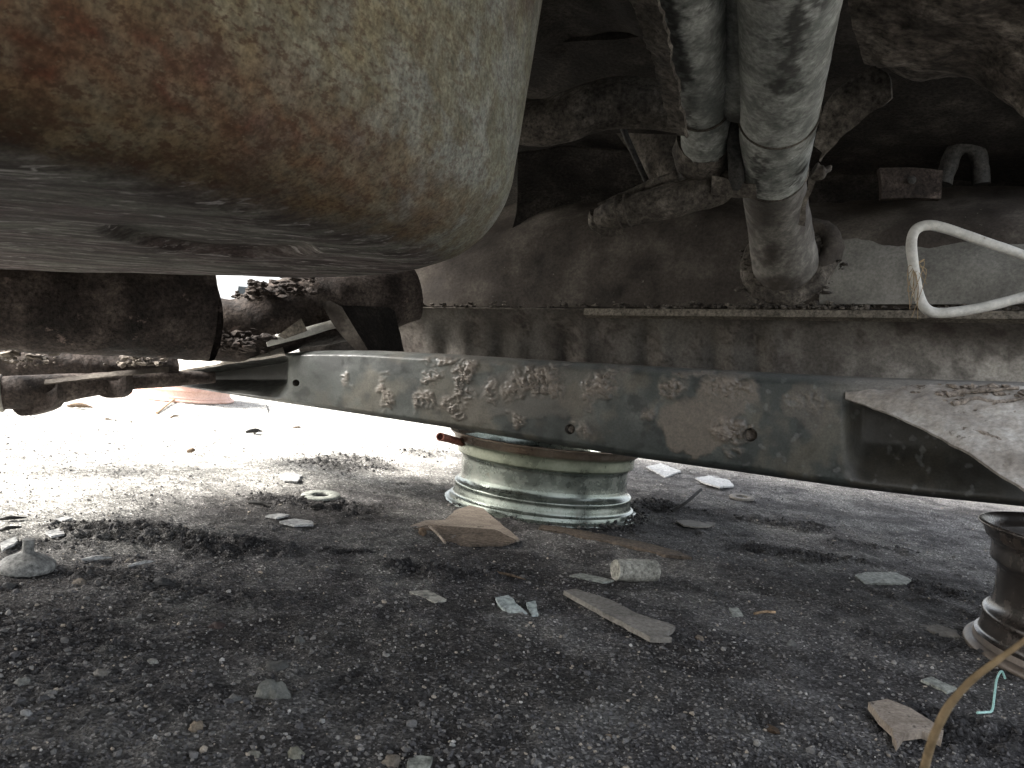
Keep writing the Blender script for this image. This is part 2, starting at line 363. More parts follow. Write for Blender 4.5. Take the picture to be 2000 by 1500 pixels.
M['rim_lip'] = grime('rim_rusty_lip', [(0.3, (0.1, 0.07, 0.05)), (0.55, (0.23, 0.185, 0.145)), (0.72, (0.46, 0.43, 0.38))], scale=9, rough=(0.2, 0.45), metal=0.6, bump=0.15, bscale=300, var=0.2, spec=0.6)
M['rim_band'] = grime('rim_cream_band', [(0.3, (0.13, 0.15, 0.105)), (0.6, (0.25, 0.27, 0.205))], scale=14, rough=(0.2, 0.4), metal=0.5, bump=0.12, bscale=300, var=0.2, spec=0.6)
M['rim_dark'] = grime('rim_dark_bronze', [(0.3, (0.016, 0.014, 0.013)), (0.55, (0.045, 0.037, 0.032)), (0.75, (0.13, 0.1, 0.08))], scale=18, rough=(0.15, 0.32), metal=0.3, bump=0.12, bscale=260, var=0.25, spec=0.7)
M['rim_dark_lip'] = grime('rim_dark_dusty_lip', [(0.3, (0.06, 0.048, 0.04)), (0.55, (0.13, 0.105, 0.085)), (0.75, (0.25, 0.21, 0.17))], scale=18, rough=(0.3, 0.55), metal=0.2, bump=0.2, bscale=260, var=0.25, spec=0.6)
M['rim_pink'] = grime('rim_pale_red', [(0.3, (0.42, 0.24, 0.18)), (0.6, (0.62, 0.43, 0.36))], scale=18, rough=(0.4, 0.6), bump=0.15, bscale=260, var=0.2)
M['vanpaint'] = grime('white_car_paint', [(0.3, (0.74, 0.75, 0.77)), (0.6, (0.8, 0.81, 0.82))], scale=4, rough=(0.2, 0.3), bump=0, var=0.03, spec=0.6)
M['vanglass'] = grime('dark_window', [(0.3, (0.015, 0.018, 0.02)), (0.6, (0.03, 0.035, 0.037))], scale=4, rough=(0.08, 0.12), bump=0, var=0.1, spec=0.4)
M['tyre'] = grime('tyre_rubber', [(0.3, (0.02, 0.02, 0.02)), (0.6, (0.04, 0.04, 0.04))], scale=14, bump=0.2)
M['chrome'] = grime('silver_trim', [(0.3, (0.45, 0.46, 0.47)), (0.6, (0.6, 0.6, 0.6))], scale=14, rough=(0.2, 0.3), metal=0.8, bump=0)
M['carpaint'] = grime('faded_body_paint', [(0.3, (0.16, 0.17, 0.17)), (0.6, (0.24, 0.25, 0.25))], scale=6, rough=(0.4, 0.6), bump=0.1, spots=((0.14, 0.07, 0.04), 9, 0.68))

# ------------------------------------------------------------------ ground
CLUMPS = [  # photograph place and half sizes (m) of the dark crumbly heaps, strength
    (330, 1052, .20, .075, 1.0), (180, 1040, .10, .05, .8), (480, 1070, .1, .045, .7), (670, 1072, .045, .018, 1.0),
    (870, 1118, .12, .035, 1.0), (960, 1112, .05, .02, .8), (690, 905, .14, .16, .9), (620, 985, .14, .06, .7), (830, 885, .08, .1, .6),
    (1540, 1020, .12, .07, .8), (1570, 1080, .14, .06, .8), (1690, 1060, .1, .05, .6), (1275, 985, .06, .1, 1.0),
    (1800, 1250, .12, .05, .5), (1930, 1440, .1, .09, 1.0), (60, 1240, .17, .09, .4), (150, 1330, .15, .08, .32), (430, 1160, .16, .05, .5),
    (1830, 1150, .1, .07, .5), (250, 1130, .14, .05, .6), (620, 1330, .1, .04, .3), (1400, 1000, .1, .05, .5), (90, 1060, .06, .03, .8)]
CL = [(G(x, y), a, b, s) for x, y, a, b, s in CLUMPS]
def clump_mask(p):
    q = p.copy(); q[:, 2] = 0
    wx = (fbm(q, 9, 3, 31) - 0.5) * 0.10; wy = (fbm(q, 9, 3, 37) - 0.5) * 0.10
    k = np.zeros(len(q))
    for g, a, b, s in CL:
        d = np.sqrt(((q[:, 0] + wx - g.x) / a) ** 2 + ((q[:, 1] + wy - g.y) / b) ** 2)
        k = np.maximum(k, s * (1 - sstep(0.45, 1.15, d)))
    return k
def ground_h(p):
    q = p.copy(); q[:, 2] = 0
    near = 1 - sstep(3.0, 7.0, np.abs(q[:, 1]) + np.abs(q[:, 0]) * 0.6)
    k = clump_mask(q)
    h = (fbm(q, 1.1, 3, 1) - 0.5) * 0.02 + (fbm(q, 7, 3, 2) - 0.5) * 0.012
    fine = (fbm(q, 42, 3, 3, 0.6) - 0.5) * 0.009
    ridg = np.abs(fbm(q, 55, 3, 5, 0.65) - 0.5) * 2
    return (h * 0.6 + (fine + k * (0.005 + (ridg - 0.25) * 0.020 + (fbm(q, 24, 2, 8) - 0.5) * 0.014)) * near) - 0.003, k
def axis_lines(lo, hi, fine_lo, fine_hi, step):
    a = list(np.arange(fine_lo, fine_hi, step)); s = step; x = a[-1]
    while x < hi: s *= 1.16; x += s; a.append(x)
    s = step; x = a[0]
    while x > lo: s *= 1.16; x -= s; a.insert(0, x)
    return np.array(a)
xs = axis_lines(-160, 160, -1.35, 1.25, 0.0048)
ys = list(np.arange(0.46, 0.95, 0.0036)); y = ys[-1]
while y < 3.3: y += 0.0042 * y; ys.append(y)
s = 0.015
while y < 220: s *= 1.15; y += s; ys.append(y)
s, y = 0.0036, 0.46
while y > -40: s *= 1.18; y -= s; ys.insert(0, y)
ys = np.array(ys)
XX, YY = np.meshgrid(xs, ys)
gp = np.stack([XX.ravel(), YY.ravel(), np.zeros(XX.size)], 1)
gh, gk = ground_h(gp)
gv = gp.copy(); gv[:, 2] = gh
big = fbm(gp, 2.2, 3, 11); mid = fbm(gp, 13, 3, 12)
gc = np.tile(np.array([0.138, 0.132, 0.130]), (len(gp), 1))
gc = mixc(gc, (0.155, 0.148, 0.142), sstep(0.5, 0.68, big)); gc = mixc(gc, (0.062, 0.058, 0.058), sstep(0.47, 0.62, 1 - mid) * 0.8); gc = mixc(gc, (0.19, 0.185, 0.175), sstep(0.56, 0.68, fbm(gp, 8, 4, 13, 0.6)) * 0.6)
gc = mixc(gc, (0.05, 0.046, 0.044), sstep(0.56, 0.64, fbm(gp * np.array([1, 1.8, 1]), 3.2, 4, 17, 0.55)) * 0.7)
gc = mixc(gc, (0.05, 0.048, 0.049), np.clip(gk * (0.45 + sstep(0.35, 0.6, mid) * 0.7), 0, 1))
far = sstep(0.80, 1.2, -(gp[:, 0] * TV.x + gp[:, 1] * TV.y) + (fbm(gp, 6, 4, 15) - 0.5) * 0.5) # pale yard dust, its edge and brightness also painting the sunlit zone
rear = sstep(2.3, 2.9, gp[:, 0] * LV.x + gp[:, 1] * LV.y) * sstep(0.2, 0.9, -(gp[:, 0] * TV.x + gp[:, 1] * TV.y))  # kept to the left, so dark soil paints the shade at right rear
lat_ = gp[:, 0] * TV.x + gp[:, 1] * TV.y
right = sstep(0.75, 1.3, lat_ + (fbm(gp, 6, 4, 16) - 0.5) * 0.5)  # pale ground added on this side to bounce light onto the pipes
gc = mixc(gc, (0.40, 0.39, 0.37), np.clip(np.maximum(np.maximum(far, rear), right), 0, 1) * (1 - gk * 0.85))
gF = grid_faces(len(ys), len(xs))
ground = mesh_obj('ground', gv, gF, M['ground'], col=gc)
ground['kind'] = 'structure'
def hz(p):
    return float(ground_h(np.array([[p.x, p.y, 0.0]]))[0][0])

# ------------------------------------------------------------------ the scrap car: body and pressings overhead
car = thing('scrap_car', 'rusty scrap car seen from underneath, its axle beam set on loose wheel rims', 'car', C(-0.6, 0.6, 0))
def part(name, vf, m, smooth=True, col=None, parent=car):
    return mesh_obj(name, vf[0], vf[1], m, parent, smooth, col)

# floor pan overhead, with lumps and ribs
def pan_pts():
    la = np.linspace(-1.5, 0.24, 100); lo = np.linspace(-1.9, 1.35, 150)
    A, B = np.meshgrid(la, lo); V = np.array([tuple(TV * a + LV * b) for a, b in zip(A.ravel(), B.ravel())])
    z = 0.86 + 0.03 * np.clip(np.sin(A.ravel() * 22) * 2, -1, 1) * 0.5 + (fbm(V, 7, 4, 61) - 0.5) * 0.05
    V[:, 2] = z; n = len(V); W = V.copy(); W[:, 2] = 0.93
    F = grid_faces(150, 100)
    return np.vstack([V, W]), F + [tuple(n + k for k in f)[::-1] for f in F]
pan = part('floor_pan', pan_pts(), M['pan'])
pan['label'] = 'dark grimy floor pan overhead'
# body shell above: lofted outline (low wreck), closed
def loft(sections):
    """sections: (lon, [(lat, z) ...])"""
    V, n = [], len(sections[0][1])
    for lon, ring in sections:
        V += [tuple(C(la, lon, z)) for la, z in ring]
    F = grid_faces(len(sections), n, True)
    F += [tuple(range(n))[::-1], tuple(range((len(sections) - 1) * n, len(sections) * n))]
    return np.array(V), F
def ring(h, wtop, zb=0.94): return [(-1.52, zb), (-1.55, zb + 0.16), (-1.5, min(h, 1.18)), (-0.585 - wtop, h), (-0.585 + wtop, h), (0.25, min(h, 1.18)), (0.30, zb + 0.16), (0.27, zb)]
shell = part('body_shell', loft([(-1.95, ring(1.05, 0.6)), (-1.8, ring(1.14, 0.75)), (-0.9, ring(1.2, 0.78)), (-0.35, ring(1.58, 0.6)), (1.1, ring(1.6, 0.6)), (1.7, ring(1.25, 0.72)), (2.2, ring(1.2, 0.75)), (2.3, ring(1.1, 0.7))]), M['carpaint'], smooth=False)
# side skirts on both sides, leaving the wheel arches open, and the tail panel
for la, z0 in ((0.27, 0.43), (-1.53, 0.46)):
    for lo0, lo1 in ((-1.5, 0.05 if la > 0 else 0.9), (1.72, 2.25)):
        V, F = sheet([[C(la, lo0, 0.98), C(la, lo1, 0.98)], [C(la, lo0, z0 + 0.06), C(la, lo1, z0 + 0.06)], [C(la * 0.97, lo0, z0), C(la * 0.97, lo1, z0)]], 8, 12, 0.02, 0.002, 20)
        part('side_sill' if lo0 < 0 else 'quarter_panel', (V, F), M['carpaint'])
tail = part('tail_panel', sheet([[C(-1.5, 2.22, 0.98), C(0.25, 2.22, 0.98)], [C(-1.5, 2.24, 0.42), C(0.25, 2.24, 0.42)], [C(-1.45, 2.2, 0.36), C(0.2, 2.2, 0.36)]], 8, 20, 0.02, 0.002, 20), M['carpaint'])
# boot floor behind the axle
part('boot_floor', sheet([[C(-1.5, 1.32, 0.86), C(0.25, 1.32, 0.86)], [C(-1.5, 2.24, 0.7), C(0.25, 2.24, 0.7)]], 20, 40, 0.03, 0.012, 14), M['pan'])

# fuel tank --------------------------------------------------------
def chaikin(p, k):
    p = np.array(p, float)
    for _ in range(k):
        q = np.roll(p, -1, 0); p = np.stack([0.75 * p + 0.25 * q, 0.25 * p + 0.75 * q], 1).reshape(-1, 2)
    return p
FOOT = [(-0.61, -0.30), (0.003, 0.62), (-0.045, 1.0), (-0.50, 1.10), (-1.25, 0.92), (-1.15, -0.2)]
fp = chaikin(FOOT, 5)
d = np.linalg.norm(np.roll(fp, -1, 0) - fp, axis=1); cum = np.concatenate([[0], np.cumsum(d)])
NP_ = 420
tt = np.linspace(0, cum[-1], NP_, endpoint=False)
fpc = np.vstack([fp, fp[:1]])
foot = np.stack([np.interp(tt, cum, fpc[:, 0]), np.interp(tt, cum, fpc[:, 1])], 1)
tg = np.roll(foot, -1, 0) - np.roll(foot, 1, 0); tg /= np.linalg.norm(tg, axis=1)[:, None]
nin = np.stack([-tg[:, 1], tg[:, 0]], 1)          # inwards for a counter-clockwise outline
if ((foot.mean(0) - foot) * nin).sum() < 0: nin = -nin
cen = foot.mean(0)
RF = 0.095
rings, ang = [], []
for z in np.linspace(0.42, 0, 60)[:-1]: rings.append((foot, z, 'w'))
for a in np.linspace(0, math.pi / 2, 26): rings.append((foot + nin * RF * (1 - math.cos(a)), -RF * math.sin(a), 'f'))
base = foot + nin * RF
for s_ in np.linspace(1, 0.02, 110)[1:]: rings.append((cen + (base - cen) * s_, -RF, 'b'))
TV_, kind_, rad_ = [], [], []
for pts, z, k in rings:
    zz = CAM_H + 0.085 + 0.077 * pts[:, 0] + RF + z
    if k == 'w': pts = pts - nin * (z * 0.06)      # walls lean out as they rise
    TV_.append(np.column_stack([pts, zz])); kind_ += [{'w': z / 0.5, 'f': z / RF, 'b': -1.0}[k]] * NP_
tv = np.vstack(TV_); kd = np.array(kind_)
# bottom bulge, dents and the stamped oval recess
bot = kd < -0.5
oc = Vector((-0.258, 0.672, 0.37)); ou = np.array([0.95, 0.31, 0]); ov = np.array([-0.31, 0.95, 0])
rel = tv - np.array(oc); a_, b_ = rel[:, 0], rel[:, 1]
dd = np.sqrt((a_ / 0.082) ** 2 + (b_ / 0.10) ** 2)
tv[:, 2] += (1 - sstep(0.86, 1.04, dd)) * 0.009 * (kd <= -0.99)
tv[:, 2] += (fbm(tv, 9, 3, 71) - 0.5) * 0.006 * (kd < 0.1)
tF = grid_faces(len(rings), NP_, True) + [tuple(range((len(rings) - 1) * NP_, len(rings) * NP_))]
n1 = fbm(tv, 10, 4, 72); n2 = fbm(tv, 34, 4, 73, 0.65); n3 = fbm(tv * np.array([1, 1, 1.6]), 120, 3, 78, 0.7)
rt = sstep(-0.20, 0.0, tv[:, 0])                                                 # the outer end is greyer, with less film and rust
tc_ = np.tile(np.array([0.165, 0.165, 0.128]), (len(tv), 1))
mixn = n1 * 0.3 + n2 * 0.35 + n3 * 0.35
pt_ = (tv - np.array(CAM)); 
lft = 1 - rt
tc_ = mixc(tc_, (0.27, 0.175, 0.058), (0.30 + 0.65 * sstep(0.36, 0.58, mixn)) * (1 - rt * 0.82) * 0.85)      # golden brown film
tc_ = mixc(tc_, (0.085, 0.08, 0.055), sstep(0.48, 0.62, n3 * 0.5 + n2 * 0.5) * 0.55)
band = np.exp(-((kd + 0.62 + 0.55 * (n1 - 0.5)) / 0.24) ** 2) * (kd > -0.999)
tc_ = mixc(tc_, (0.095, 0.030, 0.018), np.clip(band * (0.45 + 0.7 * sstep(0.38, 0.54, mixn)), 0, 1) * (1 - rt * 0.9) * 0.92)   # red rust along the lower edge
low = np.exp(-((kd + 0.92) / 0.17) ** 2) * (kd > -0.999)
tc_ = mixc(tc_, (0.055, 0.036, 0.024), low * (0.5 + 0.5 * sstep(0.4, 0.55, n2)) * 0.85 * (1 - rt * 0.9))
tc_ = mixc(tc_, (0.235, 0.235, 0.205), sstep(-0.2, -0.04, tv[:, 0]) * sstep(0.42, 0.62, n2) * 0.75)
tc_ = mixc(tc_, (0.085, 0.055, 0.048), sstep(-0.12, -0.02, tv[:, 0]) * sstep(0.54, 0.64, n1) * 0.6)
# bottom: mauve grey, scraped
sc_ = np.column_stack([(tv @ ou) * 8, (tv @ ov) * 70, np.zeros(len(tv))]); st = fbm(sc_, 1.0, 5, 74, 0.62)
wv = (fbm(tv, 14, 2, 75) - 0.5) * 0.05
rg = np.column_stack([(tv @ ou) * 5, (tv @ ov + wv) * 42, np.zeros(len(tv))]); rdg = 1 - np.abs(fbm(rg, 1.0, 4, 76, 0.55) - 0.5) * 2
bt = sstep(-0.9, -0.999, kd)
bcol = mixc(np.tile(np.array([0.15, 0.118, 0.11]), (len(tv), 1)), (0.17, 0.166, 0.14), sstep(0.42, 0.6, n1))
bcol = mixc(bcol, (0.075, 0.058, 0.055), sstep(0.47, 0.64, 1 - st) * 0.85)
bcol = mixc(bcol, (0.25, 0.225, 0.21), sstep(0.56, 0.68, st) * 0.5)
rim_ = np.exp(-((dd - 0.95) / 0.07) ** 2) * (kd <= -0.99)
bcol = mixc(bcol, (0.05, 0.045, 0.042), rim_ * 0.8 * sstep(0.02, -0.06, b_))  # shadow under the recess's near edge, painted into the colour
bcol = mixc(bcol, (0.12, 0.12, 0.1), (1 - sstep(0.8, 0.95, dd)) * 0.5)
tc_ = tc_ + (bcol - tc_) * bt[:, None]
tank = part('fuel_tank', (tv, tF), M['tank'], col=tc_ * 0.72)
for an, av in (('scraped', bt * 1.0), ('rusty', (1 - bt) * (1 - rt * 0.6))):
    at = tank.data.attributes.new(an, 'FLOAT', 'POINT'); at.data.foreach_set('value', np.ascontiguousarray(av))
tank['label'] = 'large rust-stained grey olive fuel tank with a stamped oval'

# inner panels beyond the axle -------------------------------------
def Dp(x): return 1.95 + (x - 770) * (1.36 - 1.95) / 1230.0
cols = [770, 900, 1050, 1200, 1350, 1500, 1650, 1850, 2060, 2250]
YL = lambda x: 598 + (x - 770) * 0.006
up_top = {770: 520, 900: 500, 1050: 440, 1200: 425, 1350: 415, 1500: 430, 1650: 440, 1850: 425, 2060: 425, 2250: 420}
upper = part('upper_panel', sheet([[P(x, up_top[x] - 60, Dp(x) + 0.22) for x in cols], [P(x, up_top[x], Dp(x) + 0.06) for x in cols], [P(x, (up_top[x] + YL(x)) / 2, Dp(x) + 0.02) for x in cols], [P(x, YL(x), Dp(x)) for x in cols]], 40, 150, 0.004, 0.004, 16, seed=3), M['panel'])
low_rows = []
for fy, dd_ in ((0, 0.004), (0.3, 0.035), (0.7, 0.05), (1.0, 0.06), (1.35, 0.1)):
    low_rows.append([P(x, YL(x) + 3 + fy * (150 + (x - 770) * 0.01), Dp(x) + dd_) for x in cols])
lv, lf = sheet(low_rows, 50, 260, 0.004, 0.003, 20, seed=5)
# pressed vertical swages
half = len(lv) // 2
for h0 in (0, half):
    seg = lv[h0:h0 + half].reshape(50, 260, 3)
    for k, cpx in enumerate((872, 978, 1108, 1262, 1395, 1478)):
        j = (cpx - 770) / (2250 - 770) * 259
        # columns are not evenly spaced in the photograph's x; find by angle
        ang_x = ((seg[25] - np.array(CAM)) @ np.array(IX)) / ((seg[25] - np.array(CAM)) @ np.array(fwd)) * F_PX + 1000
        dx = (ang_x - cpx)
        prof = np.exp(-(dx / 17.0) ** 2) * 0.013 + np.exp(-((dx - 34) / 15.0) ** 2) * -0.008
        fade = sstep(0.02, 0.22, np.linspace(0, 1, 50))
        dirv = (seg[25] - np.array(CAM)); dirv[:, 2] = 0; dirv /= np.linalg.norm(dirv, axis=1)[:, None]
        seg += dirv[None] * (prof[None, :] * fade[:, None])[:, :, None]
    lv[h0:h0 + half] = seg.reshape(-1, 3)
pxl = ((lv - np.array(CAM)) @ np.array(IX)) / ((lv - np.array(CAM)) @ np.array(fwd)) * F_PX + 1000
rown = (np.arange(len(lv)) % half) // 260 / 49.0
pn = fbm(lv, 10, 4, 44, 0.6); pn2 = fbm(lv, 26, 4, 45, 0.6)
pc = mixc(np.tile(np.array([0.078, 0.070, 0.062]), (len(lv), 1)), (0.12, 0.111, 0.099), sstep(0.4, 0.6, pn))
pc = mixc(pc, (0.04, 0.03, 0.027), sstep(0.5, 0.62, pn2) * 0.6)
pc = mixc(pc, (0.40, 0.38, 0.345), np.clip(sstep(1450, 1950, pxl) * sstep(0.2, 0.62, rown) * (0.35 + sstep(0.38, 0.6, pn2)), 0, 1) * 0.85)     # paler towards the lower right
pc = mixc(pc, (0.2, 0.185, 0.16), sstep(0.6, 0.64, pn2) * 0.4 * (pxl < 1500))
lower = part('lower_panel', (lv, lf), M['low_panel'], col=pc)
lower['label'] = 'dusty lower inner panel with pressed vertical swages'
# the seam: two folded sheets that stick out towards us
seam_rows = [[P(x, YL(x) + 1, Dp(x) + 0.02) for x in cols], [P(x, YL(x) + 4, Dp(x) - 0.022) for x in cols]]
V, F = sheet(seam_rows, 4, 120, 0.0015, 0.0012, 60, seed=8, away=np.array([0, 0, 1.0]))
sub('seam', V, F, M['hose'], lower)
c2 = [1140, 1300, 1500, 1700, 1850, 2060, 2250]
fl_rows = [[P(x, YL(x) + 2 + (x - 1140) * 0.001, Dp(x) - 0.028) for x in c2], [P(x, YL(x) + 15 + (x - 1140) * 0.003, Dp(x) - 0.032) for x in c2]]
V, F = sheet(fl_rows, 4, 120, 0.02, 0.0006, 60, seed=9)
fl = part('seam_flange', (V, F), M['flange']); fl['label'] = 'straight brown edge strip along the seam'
# crumbs of dirt lying along the seam (one crust)
def lumps(centres, sizes, seed=0, cola=None, colb=None, flat=0.7):
    r = np.random.default_rng(seed)
    t = (1 + 5 ** .5) / 2
    iv = np.array([(-1, t, 0), (1, t, 0), (-1, -t, 0), (1, -t, 0), (0, -1, t), (0, 1, t), (0, -1, -t), (0, 1, -t), (t, 0, -1), (t, 0, 1), (-t, 0, -1), (-t, 0, 1)], float); iv /= np.linalg.norm(iv[0])
    ifc = np.array([(0, 11, 5), (0, 5, 1), (0, 1, 7), (0, 7, 10), (0, 10, 11), (1, 5, 9), (5, 11, 4), (11, 10, 2), (10, 7, 6), (7, 1, 8), (3, 9, 4), (3, 4, 2), (3, 2, 6), (3, 6, 8), (3, 8, 9), (4, 9, 5), (2, 4, 11), (6, 2, 10), (8, 6, 7), (9, 8, 1)])
    n = len(centres); c = np.array([tuple(p) for p in centres]); s = np.asarray(sizes)
    jit = 1 + (r.random((n, 12, 1)) - 0.5) * 0.7
    a = r.random((n, 3)) * 6.28
    sc = np.stack([0.7 + 0.6 * r.random(n), 0.7 + 0.6 * r.random(n), flat * (0.7 + 0.6 * r.random(n))], 1)
    B = iv[None] * jit
    ca, sa = np.cos(a[:, 0]), np.sin(a[:, 0])
    cb, sb = np.cos(a[:, 1]), np.sin(a[:, 1])
    y = B[..., 1] * cb[:, None] - B[..., 2] * sb[:, None]; z = B[..., 1] * sb[:, None] + B[..., 2] * cb[:, None]
    B = np.stack([B[..., 0], y, z], 2) * sc[:, None, :]
    x = B[..., 0] * ca[:, None] - B[..., 1] * sa[:, None]; y = B[..., 0] * sa[:, None] + B[..., 1] * ca[:, None]
    B = np.stack([x, y, B[..., 2]], 2) * s[:, None, None] + c[:, None, :]
    F = (ifc[None] + (np.arange(n) * 12)[:, None, None]).reshape(-1, 3)
    return B.reshape(-1, 3), [tuple(int(i) for i in f) for f in F]
cc, ss = [], []
for _ in range(520):
    x = random.choice([random.uniform(1290, 1700), random.gauss(1500, 90), random.uniform(780, 2000)])
    cc.append(P(x, YL(x) - abs(random.gauss(0, 5)) + 1, Dp(x) - random.uniform(-0.005, 0.022))); ss.append(random.uniform(0.002, 0.0065))
cr_ = sub('dirt_crust', *lumps(cc, ss, 4), M['hose'], lower, smooth=False); cr_['kind'] = 'stuff'
# lighter shelf right of the pipe
sh_cols = [1600, 1750, 1900, 2060, 2250]
shelf = part('arch_shelf', sheet([[P(x, 452 - (x - 1600) * 0.02, Dp(x) + 0.05) for x in sh_cols], [P(x, 520, Dp(x) + 0.005) for x in sh_cols], [P(x, 594, Dp(x) - 0.01) for x in sh_cols]], 24, 80, 0.003, 0.003, 18, seed=12), M['shelf'])
shelf['label'] = 'pale grey dusty shelf beside the pipe foot'
# end flange of the panel at the left and a second flange in front
V, F = tube([P(758, 570, 1.93), P(768, 612, 1.92), P(776, 650, 1.92), P(786, 700, 1.93)], 0.006, 10, 30, 0.001)
part('panel_edge', (V, F), M['panel'])
V, F = sheet([[P(700, 574, 1.86), P(728, 602, 1.86), P(775, 612, 1.9)], [P(706, 584, 1.83), P(732, 612, 1.83), P(772, 622, 1.87)]], 6, 24, 0.004, 0.001, 50)
part('panel_lip', (V, F), M['panel'])
# wheel-arch recess: far wall and roof, dark
arch = part('wheel_arch', sheet([[P(1560, 60, 1.35), P(1800, 40, 1.3), P(2250, 40, 1.2)], [P(1560, 240, 1.75), P(1800, 230, 1.7), P(2250, 240, 1.6)], [P(1560, 470, 1.7), P(1800, 470, 1.62), P(2250, 470, 1.5)]], 40, 50, 0.005, 0.01, 12, seed=15), M['pan'])
arch['label'] = 'dark hollow wheel arch behind the pipes'
V, F = sheet([[P(1718, 328, 1.52), P(1782, 327, 1.51), P(1842, 333, 1.5)], [P(1722, 360, 1.52), P(1782, 358, 1.51), P(1840, 362, 1.5)], [P(1722, 388, 1.52), P(1780, 386, 1.51), P(1838, 388, 1.5)]], 14, 26, 0.02, 0.001, 40)
pl = part('mounting_plate', (V, F), M['rust'])
V, F = lathe([(0.0, 0), (0.007, 0), (0.008, 0.003), (0.005, 0.006), (0.0, 0.006)], 16)
V = np.array([tuple(P(1780, 352, 1.503) + IX * v[0] + IY * v[1] - fwd * v[2]) for v in V]); sub('bolt', V, F, M['black'], pl)
V, F = tube([P(1842, 360, 1.53), P(1862, 300, 1.53), P(1890, 285, 1.52), P(1912, 310, 1.52), P(1916, 360, 1.52)], 0.016, 14, 30, 0.003)
part('bracket_loop', (V, F), M['black'])
# lumpy chassis rail edge at upper right: roof of the arch
rail_rows = [[P(1640, -80, 0.74), P(1760, -60, 0.72), P(1900, -60, 0.70), P(2100, -60, 0.66)],
             [P(1660, 30, 0.80), P(1770, 40, 0.78), P(1900, 50, 0.76), P(2100, 60, 0.72)],
             [P(1690, 110, 0.86), P(1780, 125, 0.84), P(1900, 128, 0.82), P(2100, 215, 0.76)],
             [P(1706, 135, 0.93), P(1790, 150, 0.91), P(1895, 155, 0.88), P(2110, 330, 0.80)],
             [P(1720, 105, 1.05), P(1800, 120, 1.02), P(1905, 130, 0.98), P(2140, 340, 0.9)]]
rail = part('chassis_rail', sheet(rail_rows, 110, 140, 0.006, 0.011, 17, seed=17), M['rail'])
rail['label'] = 'lumpy mud coated chassis rail over the wheel arch'
# cross tube running left behind the tank
V, F = tube([P(930, 222, 1.25), P(1060, 240, 1.2), P(1150, 212, 1.18), P(1230, 200, 1.17), P(1330, 212, 1.16)], [0.034, 0.034, 0.036, 0.036, 0.034], 26, 60, 0.003, 30)
part('cross_tube', (V, F), M['hose'])
V, F = sheet([[P(1205, 260, 1.35), P(1300, 262, 1.3), P(1360, 265, 1.3)], [P(1250, 330, 1.35), P(1310, 335, 1.3), P(1370, 340, 1.3)], [P(1275, 372, 1.36), P(1320, 372, 1.32), P(1370, 372, 1.3)]], 20, 20, 0.006, 0.006, 25, seed=18)
part('tube_bracket', (V, F), M['hose'])
V, F = tube([P(1210, 235, 1.3), P(1238, 300, 1.32), P(1262, 352, 1.34)], 0.005, 8, 20)
part('cable', (V, F), M['black'])
# flat floor plates in the dark behind the tank
part('floor_brace', sheet([[P(1010, 300, 1.75), P(1120, 290, 1.75), P(1260, 300, 1.72)], [P(1010, 400, 1.9), P(1120, 390, 1.9), P(1300, 395, 1.85)], [P(1000, 450, 1.92), P(1120, 445, 1.92), P(1300, 440, 1.88)]], 20, 26, 0.006, 0.012, 14, seed=19), M['pan'])

# the pipes ---------------------------------------------------------
def peeled(vf, spots_, seed, lo, hi, dark):
    V = np.asarray(vf[0]); rel = V - np.array(CAM); dpt = rel @ np.array(fwd)
    px = rel @ np.array(IX) / dpt * F_PX + 1000; py = 750 - rel @ np.array(IY) / dpt * F_PX
    a = fbm(V * np.array([1, 1, 0.35]), 70, 4, seed, 0.65); b = fbm(V, 26, 4, seed + 3, 0.6); e = fbm(V, 90, 4, seed + 6, 0.7)
    c = mixc(np.tile(np.array(lo), (len(V), 1)), hi, sstep(0.36, 0.62, b * 0.5 + e * 0.5))
    k = np.zeros(len(V))
    for x, y, w_, h_, sl in spots_:
        k = np.maximum(k, 1 - sstep(0.55, 1.1, np.sqrt(((px - x - sl * (py - y) + (a - 0.5) * 90) / w_) ** 2 + ((py - y) / h_) ** 2)))
    c = mixc(c, dark, k * sstep(0.36, 0.48, e + 0.04) * 0.92)
    c = mixc(c, dark, sstep(0.62, 0.70, e) * 0.6)
    return c
PIPE_LO, PIPE_HI, PIPE_DK = (0.12, 0.128, 0.114), (0.33, 0.338, 0.31), (0.034, 0.033, 0.029)
def pipe_part(name, vf, spots_, seed): return part(name, vf, M['pipe_attr'], col=peeled(vf, spots_, seed, PIPE_LO, PIPE_HI, PIPE_DK))
filler = pipe_part('filler_pipe', tube([P(1570, -300, 0.60), P(1552, -110, 0.70), P(1535, 70, 0.84), P(1521, 222, 0.99), P(1508, 336, 1.12)], [0.050, 0.0495, 0.049, 0.0475, 0.0465], 90, 260, 0.0009, 40, seed=21), [(1545, 70, 24, 120, -0.1), (1530, 170, 34, 22, 0), (1478, 340, 12, 60, 0), (1560, 340, 10, 40, 0), (1600, -20, 16, 60, 0)], 121)
filler['label'] = 'thick dusty grey pipe, brightest along its outer side'
V, F = tube([P(1509, 328, 1.12), P(1513, 380, 1.19), P(1522, 440, 1.27), P(1532, 505, 1.33), P(1536, 530, 1.36)], [0.0445, 0.0453, 0.0485, 0.053, 0.054], 56, 60, 0.0016, 40, seed=22)
sub('pipe_foot', V, F, M['pipe_attr'], filler, col=peeled((V, F), [(1475, 420, 30, 60, 0), (1570, 420, 22, 60, 0), (1520, 560, 80, 26, 0), (1500, 500, 30, 30, 0)], 141, (0.07, 0.064, 0.055), (0.17, 0.16, 0.14), (0.045, 0.037, 0.031)))
